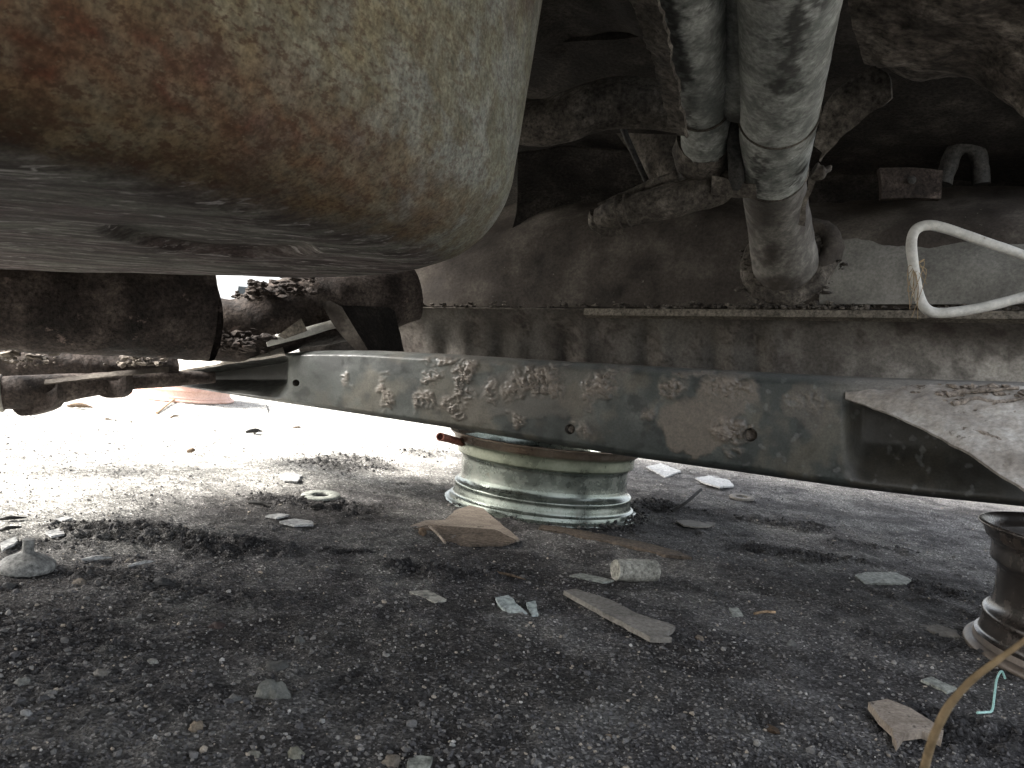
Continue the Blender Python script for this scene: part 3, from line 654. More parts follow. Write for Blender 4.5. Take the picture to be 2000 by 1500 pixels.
def torus_at(c, axis, R, r, n=40, k=14, squash=1.0, bump=0.0, seed=0):
    axis = Vector(axis).normalized(); u = axis.cross(Vector((0.3, 0.2, 0.9))).normalized(); v = axis.cross(u)
    V = []
    for i in range(n):
        a = 2 * math.pi * i / n; rad = u * math.cos(a) + v * math.sin(a)
        for j in range(k):
            b = 2 * math.pi * j / k
            V.append(tuple(Vector(c) + rad * (R + r * math.cos(b)) + axis * (r * squash * math.sin(b))))
    V = np.array(V); F = [(i * k + j, ((i + 1) % n) * k + j, ((i + 1) % n) * k + (j + 1) % k, i * k + (j + 1) % k) for i in range(n) for j in range(k)]
    if bump: V = V + (np.stack([fbm(V, 60, 3, seed + q) for q in range(3)], 1) - 0.5) * 2 * bump
    return V, F
ax_f = (P(1532, 505, 1.33) - P(1513, 380, 1.19)).normalized()
fu = ax_f.cross(Vector((0.3, 0.2, 0.9))).normalized(); fv = ax_f.cross(fu)
V, F = lathe([(0.050, -0.004), (0.064, -0.006), (0.073, -0.003), (0.077, 0.003), (0.077, 0.011), (0.072, 0.016), (0.050, 0.018)], 72)
cf = P(1536, 512, 1.345)
V = np.array([tuple(cf + fu * v[0] + fv * v[1] + ax_f * v[2]) for v in V])
V = V + (np.stack([fbm(V, 32, 4, 223 + q) for q in range(3)], 1) - 0.5) * 0.012
sub('grommet', V, F, M['hose'], filler)
V, F = torus_at(P(1572, 492, 1.36), ax_f + IX * 0.35, 0.046, 0.017, 56, 16, 1.2, 0.005, 24)
sub('collar', V, F, M['panel'], filler)
cc = [cf + (fu * math.cos(a) + fv * math.sin(a)) * random.uniform(0.056, 0.09) + ax_f * random.uniform(-0.004, 0.01) for a in [random.uniform(0, 6.28) for _ in range(170)]]
o_ = sub('dirt_crust', *lumps(cc, [0.0015 + 0.007 * random.random() ** 2.5 for _ in cc], 41, flat=0.6), M['hose'], filler, smooth=False); o_['kind'] = 'stuff'
V, F = torus_at(P(1521, 220, 0.988), P(1521, 222, 0.99) - P(1535, 70, 0.84), 0.0482, 0.0016, 48, 8)
sub('clamp_ring', V, F, M['hose'], filler)
V, F = torus_at(P(1508, 334, 1.118), P(1508, 336, 1.12) - P(1521, 222, 0.99), 0.0465, 0.0022, 48, 8, 1.0, 0.0012, 25)
sub('clamp_ring', V, F, M['hose'], filler)
vent = pipe_part('breather_pipe', tube([P(1330, -310, 0.62), P(1335, -110, 0.72), P(1352, 50, 0.84), P(1372, 195, 1.0), P(1377, 245, 1.05), P(1376, 285, 1.09)], [0.036, 0.036, 0.0355, 0.034, 0.033, 0.031], 80, 240, 0.0014, 40, seed=26), [(1318, 110, 22, 130, 0.12), (1300, 10, 22, 60, 0.1), (1400, 330, 22, 20, 0), (1345, 230, 12, 40, 0)], 131)
vent['label'] = 'second thinner dusty pipe beside the thick one'
V, F = torus_at(P(1373, 205, 1.01), P(1372, 195, 1.0) - P(1352, 50, 0.84), 0.0345, 0.0016, 40, 8)
sub('clamp_ring', V, F, M['hose'], vent)
V, F = tube([P(1376, 275, 1.085), P(1374, 298, 1.11), P(1366, 316, 1.14)], [0.035, 0.040, 0.034], 40, 30, 0.007, 45, seed=27)
sub('collar', V, F, M['hose'], vent)
# flat bridging plate that hangs both pipes
V, F = sheet([[P(1352, -250, 0.637), P(1440, -250, 0.60), P(1516, -250, 0.60)], [P(1368, 10, 0.826), P(1436, 10, 0.787), P(1502, 10, 0.782)], [P(1386, 200, 0.985), P(1438, 206, 0.957), P(1496, 206, 0.955)], [P(1390, 226, 1.015), P(1440, 240, 1.0), P(1494, 238, 0.99)]], 50, 20, 0.003, 0.0015, 40, seed=28)
bridge = part('bridge_plate', (V, F), M['pipe_attr'], col=peeled((V, F), [(1440, 240, 40, 24, 0)], 151, (0.11, 0.115, 0.102), (0.26, 0.265, 0.24), PIPE_DK))
V, F = tube([P(1430, 225, 1.03), P(1436, 300, 1.06), P(1440, 365, 1.09)], 0.011, 10, 16, 0.002, 60)
part('bridge_post', (V, F), M['black'])
V, F = sheet([[P(1390, 345, 1.09), P(1430, 352, 1.08), P(1475, 362, 1.07)], [P(1388, 378, 1.10), P(1428, 386, 1.09), P(1478, 390, 1.08)]], 8, 20, 0.004, 0.003, 50, seed=29, rough_edge=0.003)
part('bridge_strap', (V, F), M['hose'])
# torn flaking edge on the left of the thinner pipe
er = [[P(1205, -60, 0.73), P(1240, 30, 0.78), P(1266, 100, 0.83), P(1288, 170, 0.90), P(1304, 235, 0.96), P(1320, 264, 0.98)], [P(1262, -60, 0.70), P(1292, 20, 0.75), P(1304, 100, 0.805), P(1322, 165, 0.875), P(1334, 235, 0.94), P(1344, 270, 0.965)]]
V, F = sheet(er, 10, 90, 0.004, 0.004, 70, seed=30, rough_edge=0.007)
fk = part('flaking_edge', (V, F), M['hose'])
# hose that branches to the left
hose = part('branch_hose', tube([P(1420, 352, 1.13), P(1390, 370, 1.13), P(1330, 388, 1.14), P(1262, 404, 1.16), P(1205, 416, 1.18), P(1172, 428, 1.20)], [0.022, 0.0245, 0.0245, 0.0235, 0.022, 0.017], 40, 90, 0.003, 50, seed=31), M['hose'])
for px_, py_, dd_, r_ in ((1228, 410, 1.172, 0.0235), (1212, 414, 1.178, 0.0235)):
    V, F = torus_at(P(px_, py_, dd_), P(1262, 404, 1.16) - P(1205, 416, 1.18), r_, 0.0022, 30, 8); sub('clamp_ring', V, F, M['panel'], hose)
V, F = tube([P(1170, 405, 1.2), P(1215, 385, 1.19), P(1265, 362, 1.17), P(1320, 342, 1.13)], 0.006, 10, 40, 0.0015, 60, seed=32)
part('thin_pipe', (V, F), M['hose'])
V, F = tube([P(1165, 415, 1.21), P(1162, 435, 1.23), P(1180, 448, 1.24), P(1215, 446, 1.24)], 0.010, 12, 24, 0.003, 50, seed=33)
part('hose_elbow', (V, F), M['hose'])
# folded bracket strip to the right of the pipe
br = [[P(1604, 305, 1.02), P(1640, 250, 1.00), P(1690, 190, 0.97), P(1726, 150, 0.95)], [P(1612, 318, 1.03), P(1660, 262, 1.01), P(1716, 215, 0.99), P(1742, 180, 0.97)]]
V, F = sheet([[P(1590, 285, 1.0), P(1612, 205, 0.985), P(1652, 160, 0.97), P(1706, 128, 0.95)], [P(1606, 300, 1.0), P(1640, 238, 0.985), P(1690, 180, 0.965), P(1736, 148, 0.945)], [P(1600, 316, 1.0), P(1646, 266, 0.99), P(1700, 222, 0.975), P(1741, 190, 0.95)]], 24, 60, 0.004, 0.004, 45, seed=34, rough_edge=0.004)
bs = part('bent_bracket', (V, F), M['hose']); bs['label'] = 'bent rusty bracket strip beside the thick pipe'
# torn strip dangling
V, F = tube([P(1590, 330, 1.05), P(1608, 338, 1.05), P(1622, 326, 1.06)], [0.010, 0.007, 0.002], 10, 24, 0.006, 80, seed=35)
part('torn_rag', (V, F), M['hose'])
V, F = sheet([[P(1582, 335, 1.05), P(1578, 365, 1.06), P(1566, 400, 1.07), P(1560, 440, 1.08)], [P(1598, 345, 1.05), P(1586, 372, 1.06), P(1574, 405, 1.07), P(1572, 442, 1.08)]], 6, 30, 0.003, 0.003, 80, seed=36, rough_edge=0.002)
part('torn_strip', (V, F), M['hose'])
# pale bent rod: exhaust hanger
hk = part('hanger_rod', tube([P(2120, 560, 0.93), P(2010, 504, 0.93), P(1930, 475, 0.93), P(1850, 447, 0.93), P(1812, 440, 0.93), P(1788, 450, 0.93), P(1780, 478, 0.93), P(1786, 530, 0.935), P(1794, 575, 0.94), P(1808, 602, 0.94), P(1835, 611, 0.94), P(1900, 604, 0.935), P(1985, 584, 0.93), P(2120, 545, 0.925)], 0.0059, 16, 160, 0.0004, 80, seed=37), M['hook'])
hk['label'] = 'pale bent steel rod forming a loop'
fz = [tube([P(1786, 520, 0.93), P(1786 + random.uniform(-14, 24), 530 + random.uniform(-30, 40), 0.93), P(1790 + random.uniform(-20, 26), 545 + random.uniform(-30, 80), 0.93)], 0.0004, 5, 8) for _ in range(12)]
fzo = sub('frayed_thread', *join(*fz), M['straw'], hk)
fzo['kind'] = 'stuff'

# rusty suspension parts at left ------------------------------------
def skirt(rows, nr, nc, th, bump, bs, seed): return sheet(rows, nr, nc, th, bump, bs, seed=seed)
drum = part('spring_seat', tube([P(-220, 565, 1.14), P(0, 578, 1.22), P(200, 588, 1.31), P(330, 594, 1.38), P(388, 597, 1.415), P(400, 597, 1.42)], [0.080, 0.083, 0.088, 0.092, 0.0945, 0.0945], 90, 200, 0.009, 16, seed=41), M['rust'])
drum['label'] = 'thick dark rusty tube under the tank'
V, F = tube([P(370, 640, 1.62), P(465, 644, 1.66), P(535, 622, 1.69), P(600, 606, 1.73), P(700, 590, 1.78), P(800, 570, 1.84)], [0.066, 0.066, 0.074, 0.079, 0.08, 0.07], 36, 80, 0.005, 24, seed=42)
arm = part('suspension_arm', (V, F), M['rust'])
V, F = sheet([[P(-160, 660, 1.62), P(60, 668, 1.64), P(200, 676, 1.66), P(345, 690, 1.7)], [P(-160, 700, 1.6), P(60, 708, 1.62), P(200, 716, 1.64), P(350, 716, 1.69)], [P(-160, 752, 1.62), P(60, 758, 1.64), P(200, 750, 1.66), P(348, 737, 1.71)]], 30, 90, 0.006, 0.008, 30, seed=46)
part('spring_pan', (V, F), M['rust'])
V, F = sheet([[P(560, 560, 1.98), P(680, 560, 2.0), P(800, 560, 2.02)], [P(575, 630, 1.98), P(680, 630, 2.0), P(800, 630, 2.02)], [P(590, 720, 1.98), P(680, 720, 2.0), P(800, 720, 2.02)]], 20, 24, 0.005, 0.006, 25, seed=47)
part('dark_backing', (V, F), M['pan'])  # sheet added behind the arm to keep the gap dark
V, F = sheet([[P(628, 592, 1.62), P(645, 588, 1.62), P(668, 600, 1.62)], [P(655, 640, 1.61), P(672, 640, 1.61), P(692, 640, 1.61)], [P(700, 690, 1.6), P(712, 690, 1.6), P(722, 690, 1.6)]], 24, 10, 0.006, 0.002, 40, seed=43)
part('strut_plate', (V, F), M['panel'])
V, F = sheet([[P(665, 596, 1.625), P(770, 600, 1.75)], [P(725, 690, 1.615), P(790, 690, 1.75)]], 14, 14, 0.006, 0.002, 40, seed=44)
part('strut_web', (V, F), M['pan'])
V, F = tube([P(520, 668, 1.60), P(585, 652, 1.62), P(640, 636, 1.64), P(664, 630, 1.64)], [0.010, 0.010, 0.009, 0.009], 14, 30, 0.0006, 60)
part('link_rod', (V, F), M['hook'])
V, F = sheet([[P(542, 655, 1.58), P(588, 622, 1.58)], [P(556, 662, 1.58), P(600, 646, 1.58)]], 6, 8, 0.003, 0.001, 60)
part('rust_flap', (V, F), M['flange'])
cc, ss = [], []
for _ in range(150):
    cc.append(P(random.gauss(455, 38), random.gauss(672, 10), random.uniform(1.55, 1.6))); ss.append(0.002 + 0.013 * random.random() ** 2.5)
for _ in range(60):
    cc.append(P(random.gauss(505, 22), random.gauss(574, 4), random.uniform(1.62, 1.66))); ss.append(random.uniform(0.003, 0.009))
for _ in range(120):
    cc.append(P(random.uniform(488, 620), random.gauss(562, 9), random.uniform(1.60, 1.7))); ss.append(0.003 + 0.012 * random.random() ** 2)
dc = part('dirt_crust', lumps(cc, ss, 9, flat=0.45), M['rust'], smooth=False); dc['kind'] = 'stuff'

# ------------------------------------------------------------------ axle beam on the rims
beam = thing('axle_beam', 'long dark steel axle beam caked with dried mud, resting across the wheel rims', 'axle', P(1055, 866, 1.40) - Vector((0, 0, 0)))
beam['kind'] = 'thing'
BC = np.array([  # px, top y, bottom y, distance
    (330, 728, 752, 1.80), (400, 716, 764, 1.755), (500, 698, 780, 1.68), (545, 688, 787, 1.64), (600, 684, 795, 1.60), (700, 684, 810, 1.545), (850, 692, 833, 1.465),
    (1055, 705, 866, 1.365), (1250, 716, 897, 1.29), (1450, 727, 925, 1.23), (1660, 738, 955, 1.165), (1800, 743, 972, 1.13), (2000, 749, 992, 1.085), (2180, 754, 1010, 1.05)], float)
NB, NH = 800, 124
Bx = np.interp(np.linspace(330, 2180, NB), np.linspace(330, 2180, NB), np.linspace(330, 2180, NB))
Bt, Bb, Bd = [np.interp(Bx, BC[:, 0], BC[:, k]) for k in (1, 2, 3)]
ker = np.ones(33) / 33
sm = lambda a: np.convolve(np.pad(a, 16, mode='edge'), ker, mode='valid')
Bt, Bb, Bd = sm(Bt), sm(Bb), sm(Bd)
back = np.array(tuple(LV))
rows = []
th = np.linspace(0, 1, NH)
for k in range(NB):
    t0 = np.array(P(Bx[k], Bt[k], Bd[k])); b0 = np.array(P(Bx[k], Bb[k], Bd[k]))
    q = t0[None] * (1 - th[:, None]) + b0[None] * th[:, None]
    # rounded shoulders top and bottom, slight crown
    sh = 0.020 * (np.clip(1 - th / 0.10, 0, 1) ** 2) + 0.016 * (np.clip(1 - (1 - th) / 0.09, 0, 1) ** 2) - 0.006 * np.sin(th * math.pi)
    rows.append(q + back[None] * sh[:, None])
bv = np.stack(rows, 1).reshape(-1, 3)     # NH x NB
U = np.tile(Bx, NH); Tn = np.repeat(th, NB)
PY = np.tile(Bt, NH) * (1 - Tn) + np.tile(Bb, NH) * Tn
# mud: blobs at the places the photograph shows, broken by noise
MUD = [(905, 740, 26, 55, 1), (880, 790, 30, 24, .8), (1060, 745, 50, 34, 1.1), (1090, 705, 30, 12, .8), (1175, 750, 26, 42, 1.1), (1200, 720, 30, 16, .8), (1315, 755, 28, 26, 1),
       (1010, 770, 26, 24, .6), (960, 770, 22, 40, .6), (1415, 750, 48, 34, .8), (1430, 835, 42, 30, 1.2), (840, 730, 18, 22, .7), (745, 770, 14, 34, .55), (1270, 800, 22, 18, .5),
       (1020, 825, 22, 14, .6), (1380, 722, 90, 8, .8), (870, 695, 60, 8, .7), (1000, 700, 40, 8, .6), (690, 745, 12, 20, .4), (830, 780, 16, 24, .6), (1130, 835, 22, 20, .5), (1440, 880, 20, 14, .6), (1590, 790, 60, 26, .35)]
DRY = [(1375, 830, 85, 50, 1), (1420, 770, 60, 40, .9), (1350, 870, 45, 20, .9), (980, 790, 150, 40, .35), (1590, 800, 60, 50, .45), (1150, 800, 40, 60, .3), (1100, 745, 140, 40, .4)]
q2 = np.column_stack([U, PY, np.zeros_like(U)])
wob = (fbm(q2, 0.02, 4, 51, 0.6) - 0.5) * 70; wob2 = (fbm(q2, 0.022, 4, 57, 0.6) - 0.5) * 60
mud = np.zeros(len(U)); dry = np.zeros(len(U))
for x, y, a, b, s_ in MUD: mud = np.maximum(mud, s_ * (1 - sstep(0.35, 1.25, np.sqrt(((U + wob - x) / a) ** 2 + ((PY + wob2 - y) / b) ** 2))))
for x, y, a, b, s_ in DRY: dry = np.maximum(dry, s_ * (1 - sstep(0.82, 1.08, np.sqrt(((U + wob - x) / a) ** 2 + ((PY + wob2 - y) / b) ** 2))))
f1 = fbm(bv, 150, 4, 52, 0.65); f2 = fbm(bv, 24, 3, 53)
mudh = np.clip(mud * sstep(0.34, 0.64, f1 * 0.6 + f2 * 0.4 + mud * 0.05), 0, 1.2)
rec = 0.06 * sstep(1642, 1690, U) * sstep(0.10, 0.28, Tn) * (1 - sstep(0.55, 1.0, Tn)) + 0.085 * (1 - sstep(505, 575, U)) * sstep(0.0, 0.12, Tn) * (1 - sstep(0.5, 1.0, Tn))
bv = bv + back[None] * rec[:, None]
front = -back[None]
bv = bv + front * (mudh * (0.0015 + 0.0065 * f1) + dry * 0.0012 + (f2 - 0.5) * 0.002)[:, None]
bc = np.tile(np.array([0.08, 0.093, 0.087]), (len(U), 1))
g1 = fbm(q2, 0.006, 4, 54, 0.6); g2 = fbm(q2, 0.03, 4, 55, 0.65)
bc = mixc(bc, (0.165, 0.18, 0.165), sstep(0.42, 0.62, g1)); bc = mixc(bc, (0.038, 0.045, 0.044), sstep(0.5, 0.66, g2) * 0.8)
bc = mixc(bc, (0.21, 0.19, 0.145), sstep(0.48, 0.64, fbm(q2, 0.012, 4, 56, 0.6)) * 0.6)
bc = mixc(bc, (0.27, 0.232, 0.19), np.clip(np.maximum(dry * 0.95, 0.55 * mud * sstep(0.38, 0.56, f2 * 0.5 + f1 * 0.5)), 0, 1)); bc = mixc(bc, (0.36, 0.312, 0.262), np.clip(mudh * 1.3, 0, 1))
bc = mixc(bc, (0.035, 0.037, 0.035), (1 - sstep(500, 560, U)) * 0.85)  # shade below the left top plate, painted as darker steel
bc = mixc(bc, (0.07, 0.062, 0.05), sstep(1640, 1670, U) * sstep(0.2, 0.3, Tn) * 0.75)  # painted shade on the recessed web under the gusset
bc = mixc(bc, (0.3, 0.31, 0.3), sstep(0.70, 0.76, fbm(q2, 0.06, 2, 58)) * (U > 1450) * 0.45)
bc = mixc(bc, (0.28, 0.29, 0.28), (1 - sstep(0.0, 0.10, Tn)) * 0.5)  # lit highlight along the top edge, put into the colour
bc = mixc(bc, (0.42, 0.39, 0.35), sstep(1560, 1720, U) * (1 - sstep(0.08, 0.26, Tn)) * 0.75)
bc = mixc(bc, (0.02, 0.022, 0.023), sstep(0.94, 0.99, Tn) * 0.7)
# holes: snap the grid to a circle, drop the faces inside, add the bore
drop = np.zeros(len(bv), bool); ringpts = []
HOLES = [(582, 748, 6.5), (1115, 838, 9.5), (1467, 849, 13.0)]
sxp = (2180 - 330) / (NB - 1)
for hx, hy, hr in HOLES:
    dx, dy = U - hx, PY - hy; r_ = np.sqrt(dx ** 2 + dy ** 2)
    inside = r_ < hr
    drop |= inside
bF = []
for f in grid_faces(NH, NB):
    if not any(drop[i] for i in f): bF.append(f)
# close up each hole's ragged edge onto the circle
used = {}
for f in bF:
    for i in range(4):
        e = (f[i], f[(i + 1) % 4]); k = (min(e), max(e)); used[k] = used.get(k, 0) + 1
for hx, hy, hr in HOLES:
    r_ = np.sqrt((U - hx) ** 2 + (PY - hy) ** 2)
    edge = set()
    for (a, b), n_ in used.items():
        if n_ == 1 and r_[a] < hr * 2.2 and r_[b] < hr * 2.2: edge.add(a); edge.add(b)
    for i in edge:
        s_ = hr / max(r_[i], 1e-6); nu, nv = hx + (U[i] - hx) * s_, hy + (PY[i] - hy) * s_
        dD = np.interp(nu, Bx, Bd); tq = (nv - np.interp(nu, Bx, Bt)) / (np.interp(nu, Bx, Bb) - np.interp(nu, Bx, Bt))
        bv[i] = np.array(P(nu, nv, dD)) + back * (-0.006 * math.sin(tq * math.pi))
# flanges turning back at the top and bottom
topb = bv[:NB] + back * 0.10 + np.array([0, 0, -0.002]); botb = bv[(NH - 1) * NB:] + back * 0.11 + np.array([0, 0, 0.004])
nb0 = len(bv)
tm = bv[:NB] + back * 0.05 + np.array([0, 0, 0.003])
V = np.vstack([bv, tm, topb, botb])
F = bF + [(k, nb0 + k, nb0 + k + 1, k + 1) for k in range(NB - 1)] + [(nb0 + k, nb0 + NB + k, nb0 + NB + k + 1, nb0 + k + 1) for k in range(NB - 1)]
lo = (NH - 1) * NB
F += [(lo + k + 1, nb0 + 2 * NB + k + 1, nb0 + 2 * NB + k, lo + k) for k in range(NB - 1)]
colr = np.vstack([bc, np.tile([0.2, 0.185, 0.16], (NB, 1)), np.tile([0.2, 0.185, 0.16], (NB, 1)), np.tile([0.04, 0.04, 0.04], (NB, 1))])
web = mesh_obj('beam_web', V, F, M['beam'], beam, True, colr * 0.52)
# loose crumbs stuck in the mud
cand = np.where((mudh > 0.4) & (rng.random(len(mudh)) < 0.012))[0]
cV, cF = lumps(bv[cand] + front * 0.0015, 0.0006 + 0.0024 * rng.random(len(cand)) ** 2.5, 31, flat=0.9)
crumb = mesh_obj('mud_crumbs', cV, cF, M['clay'], beam, smooth=False); crumb['kind'] = 'stuff'
# back wall of the box so the holes look into the dark
V, F = sheet([[tuple(topb[i]) for i in (0, NB // 3, 2 * NB // 3, NB - 1)], [tuple(botb[i]) for i in (0, NB // 3, 2 * NB // 3, NB - 1)]], 6, 60, 0.004)
mesh_obj('beam_back', V, F, M['black'], beam)
for hx, hy, hr in HOLES[1:]:     # holes half choked with mud
    rr = hr / F_PX * np.interp(hx, Bx, Bd); cdv = P(hx - hr * 0.12, hy + hr * 0.10, np.interp(hx, Bx, Bd)) + LV * 0.006
    pv, pf = [tuple(cdv)], []
    for q in range(1, 6):
        for i in range(28):
            a = 2 * math.pi * i / 28; pv.append(tuple(cdv + (IX * math.cos(a) + IY * math.sin(a)) * (rr * 0.9 * q / 5) + LV * (0.004 * (q / 5) ** 3)))
    pf = [(0, 1 + i, 1 + (i + 1) % 28) for i in range(28)] + [(1 + q * 28 + i, 1 + (q + 1) * 28 + i, 1 + (q + 1) * 28 + (i + 1) % 28, 1 + q * 28 + (i + 1) % 28) for q in range(4) for i in range(28)]
    pv = np.array(pv); pv = pv + (np.stack([fbm(pv, 160, 3, 63 + q) for q in range(3)], 1) - 0.5) * 0.004
    mesh_obj('mud_plug', pv, pf, M['clay'], beam)
for hx, hy, hr in HOLES:     # rim of each hole
    cdv = P(hx, hy, np.interp(hx, Bx, Bd)); rr = hr / F_PX * np.interp(hx, Bx, Bd)
    n_ = 24; V = []
    for k_, (sc3, dep) in enumerate(((1.06, -0.0052), (1.0, -0.0066), (0.97, 0.001), (0.96, 0.012))):
        for i in range(n_):
            a = 2 * math.pi * i / n_
            V.append(tuple(cdv + IX * (math.cos(a) * rr * sc3) + IY * (math.sin(a) * rr * sc3) + LV * dep))
    mesh_obj('hole_edge', np.array(V), grid_faces(4, n_, True), M['beam' if False else 'hose'], beam)
# gusset plate at the right end: dusty, sloping towards us, its free edge curved
gc_ = [1650, 1700, 1780, 1860, 1940, 2010, 2120]
gy = [778, 794, 826, 866, 916, 962, 1036]; gd = [1.158, 1.13, 1.085, 1.045, 1.01, 0.985, 0.95]
rows = []
for f_ in (0, 0.25, 0.5, 0.75, 1.0):
    rr = []
    for x, yy, d_ in zip(gc_, gy, gd):
        t0 = np.interp(x, Bx, Bt) + np.interp(x, [1640, 1660, 1720, 1800, 1900], [37, 31, 17, 9, 5]); dt = np.interp(x, Bx, Bd) + 0.003
        p = P(x, lerp(t0, yy, f_), lerp(dt, d_, f_ ** 0.9)); p = p + Vector((0, 0, 0.008 * math.sin(f_ * math.pi)))
        rr.append(p)
    rows.append(rr)
V, F = sheet(rows, 70, 120, 0.005, 0.004, 45, seed=61, away=np.array([0, 0, -1.0]))
gus = mesh_obj('gusset_plate', V, F, M['dust_plate'], beam); gus['label'] = 'pale dust covered plate with a curved edge'
# clods and rags lying on the plate
cc, ss = [], []
for _ in range(90):
    x = random.gauss(1930, 70); f_ = abs(random.gauss(0.12, 0.14)); j = np.interp(x, gc_, gy); t0 = np.interp(x, Bx, Bt) + 6
    cc.append(P(x, lerp(t0, j, f_), lerp(np.interp(x, Bx, Bd), np.interp(x, gc_, gd), f_) - 0.002)); ss.append(random.uniform(0.002, 0.008))
cl = sub('dirt_crust', *lumps(cc, ss, 11, flat=0.5), M['clay'], gus, smooth=False); cl['kind'] = 'stuff'
for pts in ([(1850, 772), (1880, 765), (1930, 762), (1990, 758)], [(1860, 790), (1905, 778), (1950, 786), (2010, 775)], [(1880, 838), (1930, 850), (1990, 880)]):
    q = [P(x, y, lerp(np.interp(x, Bx, Bd), np.interp(x, gc_, gd), (y - np.interp(x, Bx, Bt)) / (np.interp(x, gc_, gy) - np.interp(x, Bx, Bt))) - 0.004) for x, y in pts]
    V, F = tube(q, [0.0035] * (len(q) - 1) + [0.001], 8, 40, 0.003, 90, seed=pts[0][0]); sub('root_strand', V, F, M['clay'], gus)
# left end: bright top plate, arm with bushing and hanging brackets
lt = [[P(318, 706, 1.90), P(440, 682, 1.80), P(548, 668, 1.74)], [P(326, 716, 1.83), P(440, 694, 1.73), P(552, 678, 1.66)], [P(334, 727, 1.77), P(440, 708, 1.68), P(556, 691, 1.60)]]
V, F = sheet(lt, 30, 70, 0.005, 0.002, 45, seed=63, away=np.array([0, 0, -1.0]))
tp = mesh_obj('top_plate', V, F, M['dust_plate'], beam); tp['label'] = 'brightly lit thin plate at the far end'
cc = [P(random.uniform(400, 540), random.uniform(678, 700), random.uniform(1.66, 1.74)) for _ in range(26)]
o_ = sub('dirt_crust', *lumps(cc, [random.uniform(0.003, 0.008) for _ in cc], 12, flat=0.5), M['rust'], tp, smooth=False); o_['kind'] = 'stuff'
V, F = tube([P(-60, 772, 1.48), P(4, 768, 1.50), P(60, 765, 1.52), P(140, 756, 1.57), P(240, 745, 1.64), P(340, 740, 1.70), P(420, 738, 1.74)], [0.030, 0.032, 0.031, 0.026, 0.020, 0.016, 0.012], 36, 100, 0.0025, 30, seed=64, sx=1.0)
ta = mesh_obj('trailing_arm', V, F, M['rust'], beam)
V, F = torus_at(P(2, 768, 1.50), P(60, 765, 1.52) - P(4, 768, 1.50), 0.032, 0.004, 36, 10)
sub('bushing_ring', V, F, M['shelf'], ta)
V, F = sheet([[P(88, 742, 1.50), P(200, 728, 1.55), P(330, 716, 1.6)], [P(86, 750, 1.49), P(200, 737, 1.54), P(330, 726, 1.6)]], 6, 40, 0.003, 0.002, 60, seed=65)
sub('arm_flange', V, F, M['panel'], ta)
for k_, pts in enumerate(([(20, 795), (40, 812), (75, 806), (100, 796), (112, 780)], [(180, 762), (200, 775), (225, 777), (243, 768), (246, 752)])):
    D_ = 1.51 if k_ == 0 else 1.6
    V, F = sheet([[P(x, y - 34, D_) for x, y in pts], [P(x, y, D_) for x, y in pts]], 10, 30, 0.03, 0.002, 50, seed=66 + k_)
    sub('hanging_bracket', V, F, M['rust'], ta)
cc = [P(random.gauss(50, 35), random.gauss(700, 12), random.uniform(1.42, 1.5)) for _ in range(60)] + [P(random.gauss(275, 25), random.gauss(706, 5), random.uniform(1.55, 1.6)) for _ in range(40)]
o_ = sub('dirt_crust', *lumps(cc, [0.002 + 0.012 * random.random() ** 2 for _ in cc], 13, flat=0.6), M['rail'], ta, smooth=False); o_['kind'] = 'stuff'

